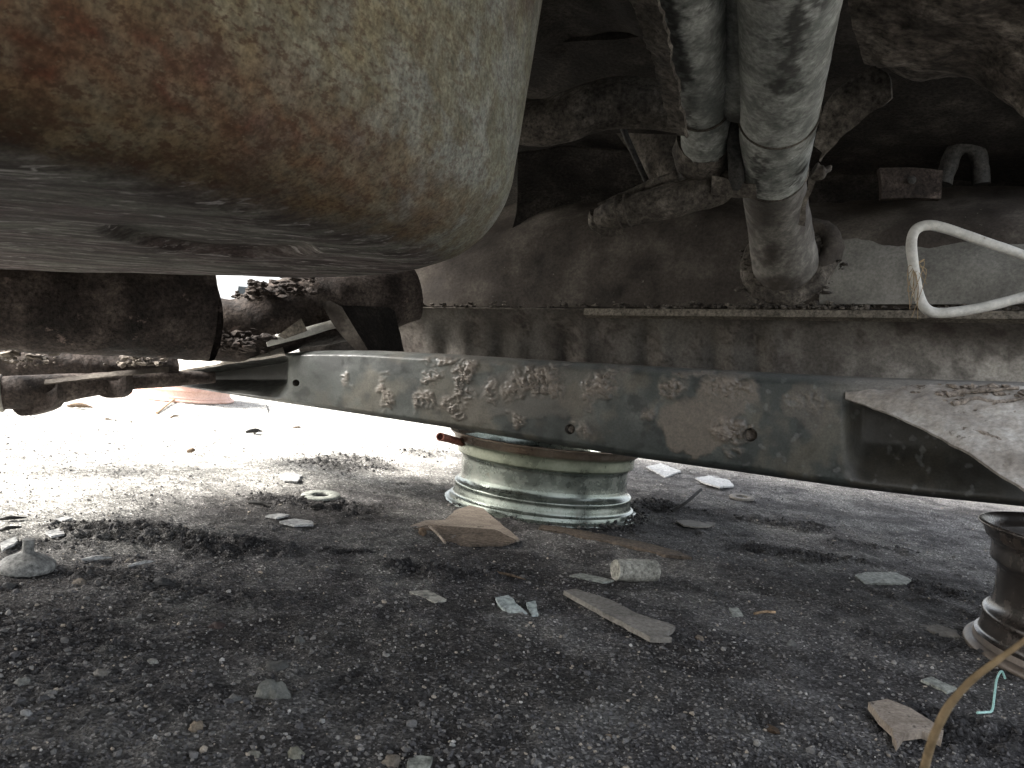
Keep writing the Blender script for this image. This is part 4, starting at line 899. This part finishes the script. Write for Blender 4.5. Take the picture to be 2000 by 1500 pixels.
# ------------------------------------------------------------------ wheel rims
def make_rim(name, label, c, R, H, mats, tilt=(0, 0), group='steel wheel rims lying flat under the car'):
    t = thing(name, label, 'wheel rim', c, group)
    k = R / 0.195; h = H / 0.15
    lipb = [(0.182, 0.010), (0.190, 0.010), (0.1955, 0.006), (0.195, 0.001), (0.190, 0.0), (0.1865, 0.004), (0.185, 0.012), (0.184, 0.017)]
    seat = [(0.184, 0.017), (0.179, 0.020), (0.1775, 0.028), (0.1765, 0.037), (0.178, 0.041), (0.177, 0.045), (0.172, 0.048), (0.168, 0.054), (0.1665, 0.062)]
    well = [(0.1665, 0.062), (0.166, 0.072), (0.166, 0.090), (0.1665, 0.097), (0.169, 0.101), (0.172, 0.1035)]
    band = [(0.172, 0.1035), (0.176, 0.106), (0.1765, 0.110), (0.1765, 0.120), (0.177, 0.126), (0.179, 0.129)]
    lipt = [(0.179, 0.129), (0.184, 0.132), (0.187, 0.138), (0.190, 0.144), (0.1945, 0.146), (0.195, 0.149), (0.191, 0.150), (0.1865, 0.147), (0.182, 0.139), (0.176, 0.133)]
    inner = [(0.176, 0.133), (0.1735, 0.118), (0.169, 0.108), (0.163, 0.098), (0.163, 0.06), (0.168, 0.052), (0.1735, 0.04), (0.176, 0.02), (0.180, 0.010)]
    def sc(p): return [(r * k, z * h) for r, z in p]
    def smooth_prof(p):
        a = cr_interp(np.array(p), len(p) * 4); return [tuple(q) for q in a]
    for nm, p, m in (('bottom_lip', lipb, mats[1]), ('bead_seat', seat, mats[0]), ('rim_well', well, mats[0]), ('rim_band', band, mats[2]), ('top_lip', lipt, mats[3]), ('inner_wall', inner, mats[0])):
        V, F = lathe(sc(smooth_prof(p)), 96, c); 
        if nm == 'inner_wall': pass
        mesh_obj(nm, V, F, m, t)
    disc = [(0.164, 0.075), (0.150, 0.085), (0.135, 0.082), (0.12, 0.062), (0.09, 0.055), (0.075, 0.07), (0.045, 0.072), (0.032, 0.066), (0.032, 0.060), (0.045, 0.066), (0.075, 0.064), (0.09, 0.049), (0.12, 0.056), (0.135, 0.076), (0.150, 0.079), (0.163, 0.070)]
    V, F = lathe(sc(disc), 64, c, closed=True); ds = mesh_obj('wheel_disc', V, F, mats[0], t)
    for i in range(4):
        a = math.pi / 4 + i * math.pi / 2
        V, F = lathe([(0.009, 0.069), (0.012, 0.0745), (0.010, 0.076), (0.007, 0.072)], 16, (0, 0, 0), True)
        V[:, 2] *= h; V = V + np.array([c[0] + math.cos(a) * 0.056 * k, c[1] + math.sin(a) * 0.056 * k, c[2]])
        o = mesh_obj('bolt_hole', V, F, M['black'], t); o.parent = ds
    t.rotation_euler = (tilt[0], tilt[1], 0)
    return t
rc = G(1056, 984); rd = (rc - CAM).dot(fwd)
R1 = 189.0 / F_PX * rd
make_rim('wheel_rim', 'glossy grey green steel wheel rim lying flat with a brownish top edge', (rc.x, rc.y, -0.006), R1, 0.146, (M['rim_grey'], M['rim_grey'], M['rim_band'], M['rim_lip']))
r2 = G(1882, 1232); D2 = (r2 - CAM).dot(fwd)
axx = Vector((1, 0, 0)); R2 = 0.185
u2 = Vector((r2.x, r2.y, 0)).normalized()
c2_ = r2 + Vector((u2.y, -u2.x, 0)) * R2
make_rim('wheel_rim', 'dark bronze wheel rim lying flat, half out of the picture', (c2_.x, c2_.y, -0.006), R2, 0.162, (M['rim_dark'], M['rim_dark_lip'], M['rim_dark'], M['rim_dark']))
r3 = G(322, 783)
make_rim('wheel_rim', 'pale red wheel rim on the sunlit ground by the tip of the trailing arm', (r3.x, r3.y + 0.16, 0.0), 0.185, 0.15, (M['rim_pink'],) * 4)

# ------------------------------------------------------------------ litter on the ground
def to_ground(px, py, z=0.0): return G(px, py, z)
def shard(name, pts, th, m, label, cat, lift=0.003, tilt=None, group=None, sag=0.0):
    """a flat broken piece through ground points; real thickness, worn outline"""
    g = [G(x, y) for x, y in pts]
    c = sum(g, Vector()) / len(g)
    z0 = hz(c) + (lift if lift <= 0 else lift * 0.35 - 0.0008)
    poly = []
    n = len(g)
    for i in range(n):                       # add small breaks along each edge
        a, b = g[i], g[(i + 1) % n]; L = (b - a).length; k = max(1, int(L / 0.012))
        for j in range(k):
            p = a.lerp(b, j / k)
            if j: p = p + Vector((random.gauss(0, 1), random.gauss(0, 1), 0)) * 0.0009
            poly.append(p)
    tx, ty = tilt or (random.uniform(-0.06, 0.06), random.uniform(-0.06, 0.06))
    bm = bmesh.new()
    def zz(p): return z0 + (p.x - c.x) * tx + (p.y - c.y) * ty + sag * ((p - c).length_squared)
    top = [bm.verts.new((p.x - c.x, p.y - c.y, zz(p) - z0 + th)) for p in poly]
    bot = [bm.verts.new((p.x - c.x, p.y - c.y, zz(p) - z0)) for p in poly]
    bm.faces.new(top); bm.faces.new(bot[::-1])
    for i in range(len(poly)):
        j = (i + 1) % len(poly); bm.faces.new((top[j], top[i], bot[i], bot[j]))
    bmesh.ops.recalc_face_normals(bm, faces=bm.faces)
    me = bpy.data.meshes.new(name); bm.to_mesh(me); bm.free(); me.materials.append(m)
    o = bpy.data.objects.new(name, me); COL.objects.link(o); o.location = (c.x, c.y, z0)
    return tag(o, label, cat, group)
def rod(name, pts, r, m, label, cat, group=None, bump=0.0, n=8, seg=24):
    V, F = tube(pts, r, n, seg, bump, 120)
    o = mesh_obj(name, V, F, m); return tag(o, label, cat, group)
def gpt(x, y, dz=0.002):
    g = G(x, y); g.z = hz(g) + dz; return g

# flat brown board with a cracked layer below
board = shard('broken_board', [(800, 1030), (830, 1022), (868, 1023), (890, 1008), (915, 1002), (942, 1008), (980, 1036), (1014, 1060), (975, 1064), (905, 1062), (870, 1050), (846, 1034)], 0.004, M['wood'], 'flat brown broken board lying in front of the grey green rim', 'board', 0.010, (0.03, 0.06))
bb = shard('under_layer', [(806, 1034), (846, 1038), (870, 1056), (905, 1066), (980, 1068), (1008, 1062), (940, 1030), (870, 1026)], 0.003, M['lath'], '', 'x', 0.005, (0.03, 0.05))
for k in ('label', 'category'): del bb[k]
bb.parent = board; bb.location = Vector(bb.location) - Vector(board.location)
rod('stick', [gpt(838, 1038, 0.008), gpt(855, 1050, 0.006), gpt(869, 1062, 0.003)], 0.0022, M['wood'], 'thin pale stick poking out under the flat brown board', 'stick')
rod('dirt_clod', [gpt(818, 1046, 0.004), gpt(824, 1046, 0.006), gpt(830, 1045, 0.004)], [0.003, 0.007, 0.003], M['twig'], 'small dark clod beside the brown board', 'clod', None, 0.002)
shard('paint_flake', [(1320, 1018), (1345, 1013), (1378, 1014), (1398, 1007), (1404, 1013), (1385, 1026), (1360, 1030), (1335, 1028)], 0.003, M['woodgrey'], 'pale flat chip just below the tip of the black rod', 'chip', 0.004)
rod('black_rod', [gpt(1311, 1004, 0.006), G(1340, 981, 0.025), G(1369, 956, 0.045)], 0.0035, M['black'], 'thin black rod leaning up beside the grey green rim', 'rod')
shard('white_chip', [(1358, 934), (1385, 926), (1420, 928), (1434, 950), (1405, 955), (1375, 946)], 0.004, M['white'], 'bright white chip on the lit ground under the axle beam', 'chip', 0.006)
shard('white_chip', [(1262, 912), (1290, 908), (1330, 920), (1300, 928)], 0.004, M['white'], 'small white chip close to the right edge of the grey green rim', 'chip', 0.006)
def washer(px, py, r, m, label):
    c = gpt(px, py, 0.004); V, F = lathe([(r * 0.45, 0), (r, 0), (r, 0.003), (r * 0.97, 0.004), (r * 0.48, 0.004), (r * 0.45, 0.003)], 32, (0, 0, 0), True)
    V = V + np.array(c); o = mesh_obj('washer', V, F, m); o.rotation_euler = (0.06, -0.05, 0); return tag(o, label, 'washer')
washer(1449, 971, 0.032, M['woodgrey'], 'flat pale ring washer right of the white chip')
washer(626, 972, 0.036, M['shard'], 'flat ring washer lying among dark crumbs in the bright area')
shard('white_chip', [(545, 1023), (575, 1015), (608, 1018), (612, 1026), (575, 1030)], 0.003, M['white'], 'white flake left of the brown board, larger of two together', 'chip', 0.006)
shard('white_chip', [(518, 1010), (545, 1006), (565, 1009), (540, 1015)], 0.003, M['white'], 'narrow white flake just above a larger white flake', 'chip', 0.006)
shard('brown_lath', [(1056, 1028), (1100, 1032), (1180, 1045), (1260, 1060), (1330, 1078), (1352, 1088), (1300, 1084), (1260, 1074), (1180, 1058), (1100, 1042), (1052, 1035)], 0.005, M['lath'], 'long thin brown lath half sunk in dirt in front of the rim', 'lath', -0.0035, (-0.012, 0))
shard('glass_sliver', [(1113, 1117), (1135, 1113), (1175, 1122), (1200, 1130), (1178, 1134), (1140, 1126)], 0.003, M['shard'], 'narrow grey sliver pointing at the cork', 'shard', 0.003)
# cork-like stub
a, b = gpt(1201, 1127, 0.014), gpt(1278, 1127, 0.014)
cork = rod('cork_stub', [a, a.lerp(b, 0.03), a.lerp(b, 0.5), a.lerp(b, 0.97), b], [0.0135, 0.0155, 0.0165, 0.0155, 0.014], M['cork'], 'short grey cork-like cylinder lying on its side', 'cork', None, 0.0008, 28, 30)
shard('wood_chip', [(1100, 1161), (1125, 1158), (1190, 1178), (1240, 1203), (1318, 1228), (1296, 1243), (1312, 1250), (1270, 1249), (1228, 1228), (1165, 1195)], 0.006, M['woodgrey'], 'long grey wooden splinter pointed at one end, below the cork', 'splinter', 0.004, (0.0, 0.02))
shard('glass_shard', [(968, 1168), (992, 1166), (1030, 1194), (998, 1190), (982, 1184)], 0.003, M['glass'], 'pale mirror-like glass shard, bigger of two side by side', 'shard', 0.004, (0.05, 0.12))
shard('glass_shard', [(1028, 1178), (1045, 1176), (1052, 1197), (1040, 1198)], 0.003, M['glass'], 'small triangular glass shard beside a bigger glass shard', 'shard', 0.004, (0.05, 0.1))
shard('paint_flake', [(1670, 1122), (1690, 1117), (1750, 1118), (1780, 1132), (1770, 1138), (1710, 1136), (1690, 1137)], 0.003, M['shard'], 'grey green flake on open ground between lath and dark rim', 'flake', 0.003)
shard('paint_flake', [(1424, 1184), (1442, 1183), (1452, 1198), (1430, 1200)], 0.003, M['shard'], 'small grey flake beside the orange twig', 'flake', 0.003)
rod('orange_twig', [gpt(1474, 1192, 0.003), gpt(1495, 1190, 0.004), gpt(1515, 1192, 0.003)], 0.0018, M['orange'], 'tiny orange twig on dark gravel', 'twig')
shard('paint_flake', [(1796, 1218), (1830, 1214), (1868, 1226), (1876, 1238), (1845, 1236)], 0.003, M['woodgrey'], 'narrow pale flake touching the foot of the dark rim', 'flake', 0.003)
shard('paint_flake', [(1800, 1322), (1820, 1317), (1870, 1340), (1850, 1348)], 0.003, M['shard'], 'grey flake between the dark rim and the tan straw', 'flake', 0.003)
shard('wood_chip', [(1694, 1388), (1730, 1384), (1775, 1400), (1812, 1420), (1842, 1436), (1838, 1452), (1800, 1438), (1765, 1440), (1752, 1456), (1742, 1432), (1716, 1412)], 0.007, M['wood'], 'broken pale wood chip under the tan straw', 'chip', 0.006, (0.03, 0.1))
shard('grey_flake', [(795, 1488), (815, 1478), (845, 1482), (838, 1502), (800, 1508)], 0.004, M['shard'], 'grey flake cut by the bottom edge of the picture', 'flake', 0.004)
shard('buried_flake', [(800, 1154), (835, 1152), (872, 1170), (850, 1176)], 0.003, M['cork'], 'half buried grey flake near the dark crumbly patch', 'flake', -0.0005, (0, 0))
# tan straw arching up towards us and a mint thread
rod('tan_straw', [G(1775, 1950, 0.0), P(1790, 1640, 0.37), P(1806, 1500, 0.31), P(1842, 1398, 0.28), P(1890, 1336, 0.27), P(1945, 1292, 0.262), P(2000, 1252, 0.257), P(2090, 1180, 0.25)], [0.0015, 0.0016, 0.0016, 0.0015, 0.0012, 0.001, 0.0008, 0.0005], M['straw'], 'tan dry straw arching up close to us in front of the dark rim', 'straw', None, 0.0002, 12, 80)
rod('mint_thread', [gpt(1908, 1396, 0.004), gpt(1925, 1391, 0.006), gpt(1938, 1384, 0.006), gpt(1942, 1360, 0.008), gpt(1946, 1332, 0.008), gpt(1955, 1318, 0.009), gpt(1963, 1326, 0.006)], 0.0012, M['mint'], 'mint green kinked thread near the dark rim', 'thread', None, 0, 8, 60)
# grey rubber knob
kb = gpt(52, 1108, 0.0)
kt = thing('rubber_stopper', 'grey rubber stopper with a short stem standing on the dirt', 'stopper', kb)
V, F = lathe([(0.0, 0.0), (0.029, 0.0), (0.0305, 0.003), (0.0295, 0.008), (0.024, 0.013), (0.015, 0.0175), (0.008, 0.020), (0.0065, 0.021)], 40, kb); mesh_obj('base', V, F, M['rubber'], kt)
V, F = lathe([(0.0065, 0.0205), (0.006, 0.024), (0.006, 0.033), (0.0065, 0.034), (0.0062, 0.036), (0.0, 0.0362)], 24, kb); mesh_obj('stem', V, F, M['rubber'], kt)
# rusty tube end on top of the rim
pt = thing('rusty_tube', 'short rusty tube with an open end beside the top of the grey green rim', 'tube', P(872, 856, 1.50))
V, F = tube([P(860, 853, 1.46), P(880, 858, 1.52), P(910, 866, 1.62), P(960, 872, 1.72)], 0.0075, 18, 30, 0, caps=False); mesh_obj('tube_wall', V, F, M['copper'], pt)
V, F = tube([P(861, 853, 1.463), P(880, 858, 1.52), P(910, 866, 1.62)], 0.0058, 18, 20, 0); mesh_obj('bore', V, F, M['bore'], pt)
V, F = torus_at(P(860, 853, 1.46), P(880, 858, 1.52) - P(860, 853, 1.46), 0.0068, 0.0014, 20, 8); mesh_obj('tube_end', V, F, M['copper'], pt)
# twigs and chips in the bright yard
rod('stick', [gpt(306, 808, 0.004), gpt(340, 785, 0.01), G(372, 764, 0.02)], 0.004, M['orange'], 'thin orange stick leaning towards the pale red rim', 'stick')
for x0, y0, x1, y1, r_, m_, lb in ((132, 795, 180, 800, .008, 'twig', 'dark dry leaf curl on bright ground left of the pale red rim'), (481, 846, 512, 845, .007, 'black', 'black scrap in the middle of the overexposed ground'),
        (365, 885, 378, 886, .006, 'twig', 'dark crumb on the bright ground left of the black scrap'), (572, 836, 590, 836, .003, 'twig', 'short thin twig right of the black scrap'), (205, 818, 220, 819, .003, 'twig', 'tiny twig nearest below the dry leaf curl'),
        (333, 816, 350, 816, .004, 'twig', 'dark splinter below the orange stick'), (485, 985, 528, 992, .004, 'black', 'black twig at the border of the bright ground, left of the ring washer'), (605, 995, 634, 990, .004, 'black', 'black twig directly below the ring washer'),
        (0, 1014, 52, 1012, .003, 'black', 'thin dark twig near the picture edge, upper of two'), (0, 1032, 42, 1030, .003, 'black', 'thin dark twig near the picture edge, lower of two'),
        (160, 1092, 218, 1088, .003, 'white', 'white stick lying right of the rubber stopper'), (250, 1106, 300, 1098, .0025, 'white', 'short pale stick in dark crumbs right of the white stick'),
        (965, 1124, 1028, 1126, .002, 'twig', 'thin twig running out of the dark crumbly patch'), (520, 790, 524, 806, .003, 'black', 'small nail standing on the bright ground under the beam')):
    a, b = gpt(x0, y0, r_), gpt(x1, y1, r_); mid = a.lerp(b, 0.5) + Vector((random.uniform(-.004, .004), random.uniform(-.004, .004), r_ * 0.5))
    rod('twig', [a, mid, b], [r_ * 0.6, r_, r_ * 0.3], M[m_], lb, 'twig', None, r_ * 0.2)
shard('white_chip', [(90, 1022), (130, 1008), (142, 1012), (105, 1026)], 0.003, M['white'], 'white chip above the rubber stopper, upper of two', 'chip', 0.006)
shard('white_chip', [(88, 1042), (120, 1034), (126, 1044), (100, 1050)], 0.003, M['white'], 'white chip above the rubber stopper, lower of two', 'chip', 0.006)
shard('white_chip', [(0, 1066), (30, 1056), (34, 1062), (4, 1078)], 0.003, M['white'], 'white chip behind the rubber stopper', 'chip', 0.006)
shard('white_chip', [(545, 930), (570, 922), (590, 930), (580, 944), (555, 942)], 0.003, M['white'], 'pale flake on the bright ground left of the dark heap', 'chip', 0.006)

# stones one can pick out
def stone(px, py, wpx, hpx, colr, label, seed, sink=0.35):
    g = G(px, py); D = (g - CAM).dot(fwd); r = wpx / 2 / F_PX * D; hh = hpx / 2 / F_PX * D
    bm = bmesh.new(); bmesh.ops.create_icosphere(bm, subdivisions=3, radius=1)
    V = np.array([tuple(v.co) for v in bm.verts]); F = [tuple(v.index for v in f.verts) for f in bm.faces]; bm.free()
    n = (fbm(V + seed * 3.7, 1.3, 4, seed, 0.55) - 0.5)
    V = V * (1 + n * 1.5)[:, None]
    V = V * np.array([r, r * 0.85, max(hh, r * 0.5)]); z = hz(g) - 0.15 * r
    V = V + np.array([g.x, g.y, z + max(hh, r * 0.5) * (1 - 2 * sink)])
    cc_ = np.tile(np.array(colr) * 0.5, (len(V), 1)) * (0.8 + 0.5 * fbm(V, 120, 3, seed))[:, None]
    o = mesh_obj('stone', V, F, M['stones'], smooth=True, col=cc_)
    return tag(o, label, 'stone', 'loose stones on the gravel')
stone(533, 1350, 58, 46, (.27, .275, .25), 'large smooth grey stone sunk in the gravel', 1)
stone(540, 1300, 46, 30, (.17, .17, .16), 'flat dusty stone just behind the large smooth grey stone', 2, 0.5)
stone(200, 1310, 26, 20, (.34, .32, .29), 'pale angular stone left of the large smooth stone', 3)
stone(385, 1412, 28, 24, (.36, .3, .23), 'tan angular stone in front of the large smooth stone', 4)
stone(298, 1288, 18, 13, (.45, .44, .4), 'small white stone right of the pale angular one', 5)
stone(424, 1217, 32, 20, (.1, .075, .07), 'dark reddish clod behind the large smooth stone', 6)
stone(45, 1325, 26, 18, (.36, .36, .33), 'pale stone near the left edge of the gravel', 7)
stone(52, 1392, 20, 18, (.5, .5, .49), 'bright white stone near the left edge', 8)
stone(585, 1245, 18, 22, (.2, .2, .19), 'small upright grey stone behind the smooth stone', 9)
stone(500, 1464, 24, 18, (.34, .33, .28), 'pale lump near the bottom edge, left of its neighbour', 10)
stone(576, 1464, 34, 20, (.36, .35, .28), 'crumbly yellowish lump near the bottom edge', 11)
stone(768, 1480, 36, 22, (.32, .28, .23), 'brown crumbly lump beside the grey flake at the bottom edge', 12)
stone(460, 1357, 24, 18, (.27, .27, .26), 'grey stone left of the large smooth stone', 13)
stone(1547, 1250, 18, 18, (.22, .22, .21), 'round grey pebble right of the grey splinter', 14)
stone(1367, 1240, 16, 14, (.3, .25, .2), 'tan pebble beside the end of the grey splinter', 15)
stone(320, 1137, 34, 12, (.1, .1, .1), 'flat dark oval stone behind the dark crumbs', 16)
stone(20, 1135, 26, 12, (.11, .11, .11), 'flat dark stone in front of the rubber stopper', 17)
stone(1190, 1422, 14, 10, (.42, .34, .26), 'small pinkish pebble on the open gravel', 18)
stone(1510, 1415, 30, 14, (.13, .09, .06), 'brown clod on the open gravel', 19)
stone(155, 1130, 30, 14, (.3, .26, .22), 'tan crumbly stone right of the flat dark stone', 20)
stone(755, 1275, 14, 10, (.42, .41, .38), 'small pale pebble in the middle of the gravel', 21)
stone(630, 1400, 12, 9, (.5, .5, .48), 'small bright pebble right of the tan angular stone', 22)
stone(885, 1445, 10, 12, (.5, .5, .48), 'tiny white splinter near the bottom middle', 23)

# gravel grit and dark crumbs: too many to count
N1 = 58000
yy = 0.42 * (2.6 / 0.42) ** (rng.random(N1) ** 1.25); xx = (rng.random(N1) - 0.5) * 2 * np.minimum(0.75 * yy + 0.12, 1.35)
gp2 = np.stack([xx, yy, np.zeros(N1)], 1); hh, kk = ground_h(gp2)
keep = rng.random(N1) > 0.35 + kk * 0.6 - 0.3 * (fbm(gp2, 5, 2, 91) > 0.5); gp2 = gp2[keep]; hh = hh[keep]
sz = 0.0007 + 0.0015 * rng.random(len(hh)) ** 3 + 0.0026 * (rng.random(len(hh)) ** 60)
gp2[:, 2] = hh + sz * 0.3
V, F = lumps(gp2, sz, 21, flat=0.75)
tone = rng.random(len(hh)); pal = np.array([(.09, .088, .09), (.15, .145, .14), (.24, .23, .215), (.33, .29, .24), (.42, .41, .39)])
pi = np.digitize(tone, [0.42, 0.8, 0.93, 0.985]); colp = np.repeat(pal[pi], 12, axis=0)
gr = mesh_obj('gravel', V, F, M['stones'], smooth=False, col=colp); gr['kind'] = 'stuff'
def bank(c, R, n, a0, a1):
    a = a0 + (a1 - a0) * rng.random(n); r_ = R + np.abs(rng.normal(0, 0.012, n)) - 0.004 + 0.02 * fbm(np.stack([np.cos(a), np.sin(a), a * 0], 1), 3, 3, 95) - 0.01
    p = np.stack([c.x + np.cos(a) * r_, c.y + np.sin(a) * r_, np.zeros(n)], 1); h_, _ = ground_h(p)
    p[:, 2] = h_ + np.maximum(0, 0.012 - (r_ - R) * 0.6) * rng.random(n) * (fbm(np.stack([np.cos(a), np.sin(a), a * 0], 1), 4, 3, 97) > 0.42)
    return p
bk = np.vstack([bank(rc, R1, 500, -1.0, 0.45), bank(rc, R1, 220, -2.6, -1.0)])
V, F = lumps(bk, 0.0008 + 0.0035 * rng.random(len(bk)) ** 3, 25, flat=0.8)
colp = np.repeat(np.array([(.04, .039, .04), (.08, .075, .07), (.16, .15, .135)])[np.digitize(rng.random(len(bk)), [0.5, 0.88])], 12, axis=0)
bk_ = mesh_obj('dirt_crumbs', V, F, M['stones'], smooth=False, col=colp); bk_['kind'] = 'stuff'
N2 = 110000
gp3 = np.stack([(rng.random(N2) - 0.5) * 2.6, 0.42 + rng.random(N2) * 2.2, np.zeros(N2)], 1); hh, kk = ground_h(gp3)
keep = rng.random(N2) < kk ** 1.5 * 0.9; gp3 = gp3[keep]; hh = hh[keep]
sz = 0.0010 + 0.0030 * rng.random(len(hh)) ** 3; gp3[:, 2] = hh + sz * 0.35
V, F = lumps(gp3, sz, 22, flat=0.8)
colp = np.repeat(np.array([(.04, .039, .04), (.065, .063, .062), (.12, .115, .11)])[np.digitize(rng.random(len(hh)), [0.5, 0.88])], 12, axis=0)
cb_ = mesh_obj('dirt_crumbs', V, F, M['stones'], smooth=False, col=colp); cb_['kind'] = 'stuff'

# ------------------------------------------------------------------ white van far behind
vd = 24.0
vc = G(470, 700); vdir = (vc - CAM); vdir.z = 0; vdir.normalize()
vo = Vector((CAM.x, CAM.y, 0)) + vdir * vd
van = thing('white_van', 'white van with a dark side window glimpsed far off under the tank', 'van', vo)
vx = Vector((vdir.y, -vdir.x, 0)); vy = Vector((vdir.x, vdir.y, 0))
def vp(a, b, z): return vo + vx * a + vy * b + Vector((0, 0, z))
outl = [(-0.72, 0.32), (3.7, 0.32), (3.8, 0.55), (3.7, 0.95), (3.0, 1.08), (2.35, 1.85), (1.9, 1.95), (-0.55, 1.95), (-0.72, 1.8), (-0.76, 1.0)]
n = len(outl); ins = lambda z: 0.09 * max(0, (z - 1.0)) 
V = [tuple(vp(a, ins(z), z)) for a, z in outl] + [tuple(vp(a, 1.75 - ins(z), z)) for a, z in outl]
F = [tuple(range(n))[::-1], tuple(range(n, 2 * n))] + [(i, (i + 1) % n, n + (i + 1) % n, n + i) for i in range(n)]
mesh_obj('body', np.array(V), F, M['vanpaint'], van, smooth=False)
for a0, a1 in ((-0.24, 0.52), (0.66, 1.5), (1.62, 2.3)):
    V, F = sheet([[vp(a0, 0.024, 1.38), vp(a1 - 0.04, 0.024, 1.38)], [vp(a0, -0.012, 1.02), vp(a1, -0.012, 1.02)]], 4, 4, 0.02)
    mesh_obj('window', V, F, M['vanglass'], van)
V, F = sheet([[vp(-0.7, 0.025, 1.46), vp(2.3, 0.025, 1.46)], [vp(-0.7, 0.02, 1.42), vp(2.3, 0.02, 1.42)]], 2, 8, 0.02); mesh_obj('trim_strip', V, F, M['chrome'], van)
for a in (0.25, 2.8):
    for b in (0.06, 1.58):
        V, F = lathe([(0.12, 0), (0.30, 0), (0.315, 0.03), (0.315, 0.14), (0.30, 0.17), (0.12, 0.17)], 32, (0, 0, 0), True)
        V = np.array([tuple(vp(a + v[0], b - 0.08 + v[2], 0.315 + v[1])) for v in V]); wh = mesh_obj('wheel', V, F, M['tyre'], van)
        V, F = lathe([(0.0, 0.02), (0.13, 0.02), (0.2, 0.0), (0.2, 0.15), (0.0, 0.15)], 24)
        V = np.array([tuple(vp(a + v[0], b - 0.08 + v[2], 0.315 + v[1])) for v in V]); o = mesh_obj('hub_cap', V, F, M['chrome'], van); o.parent = wh
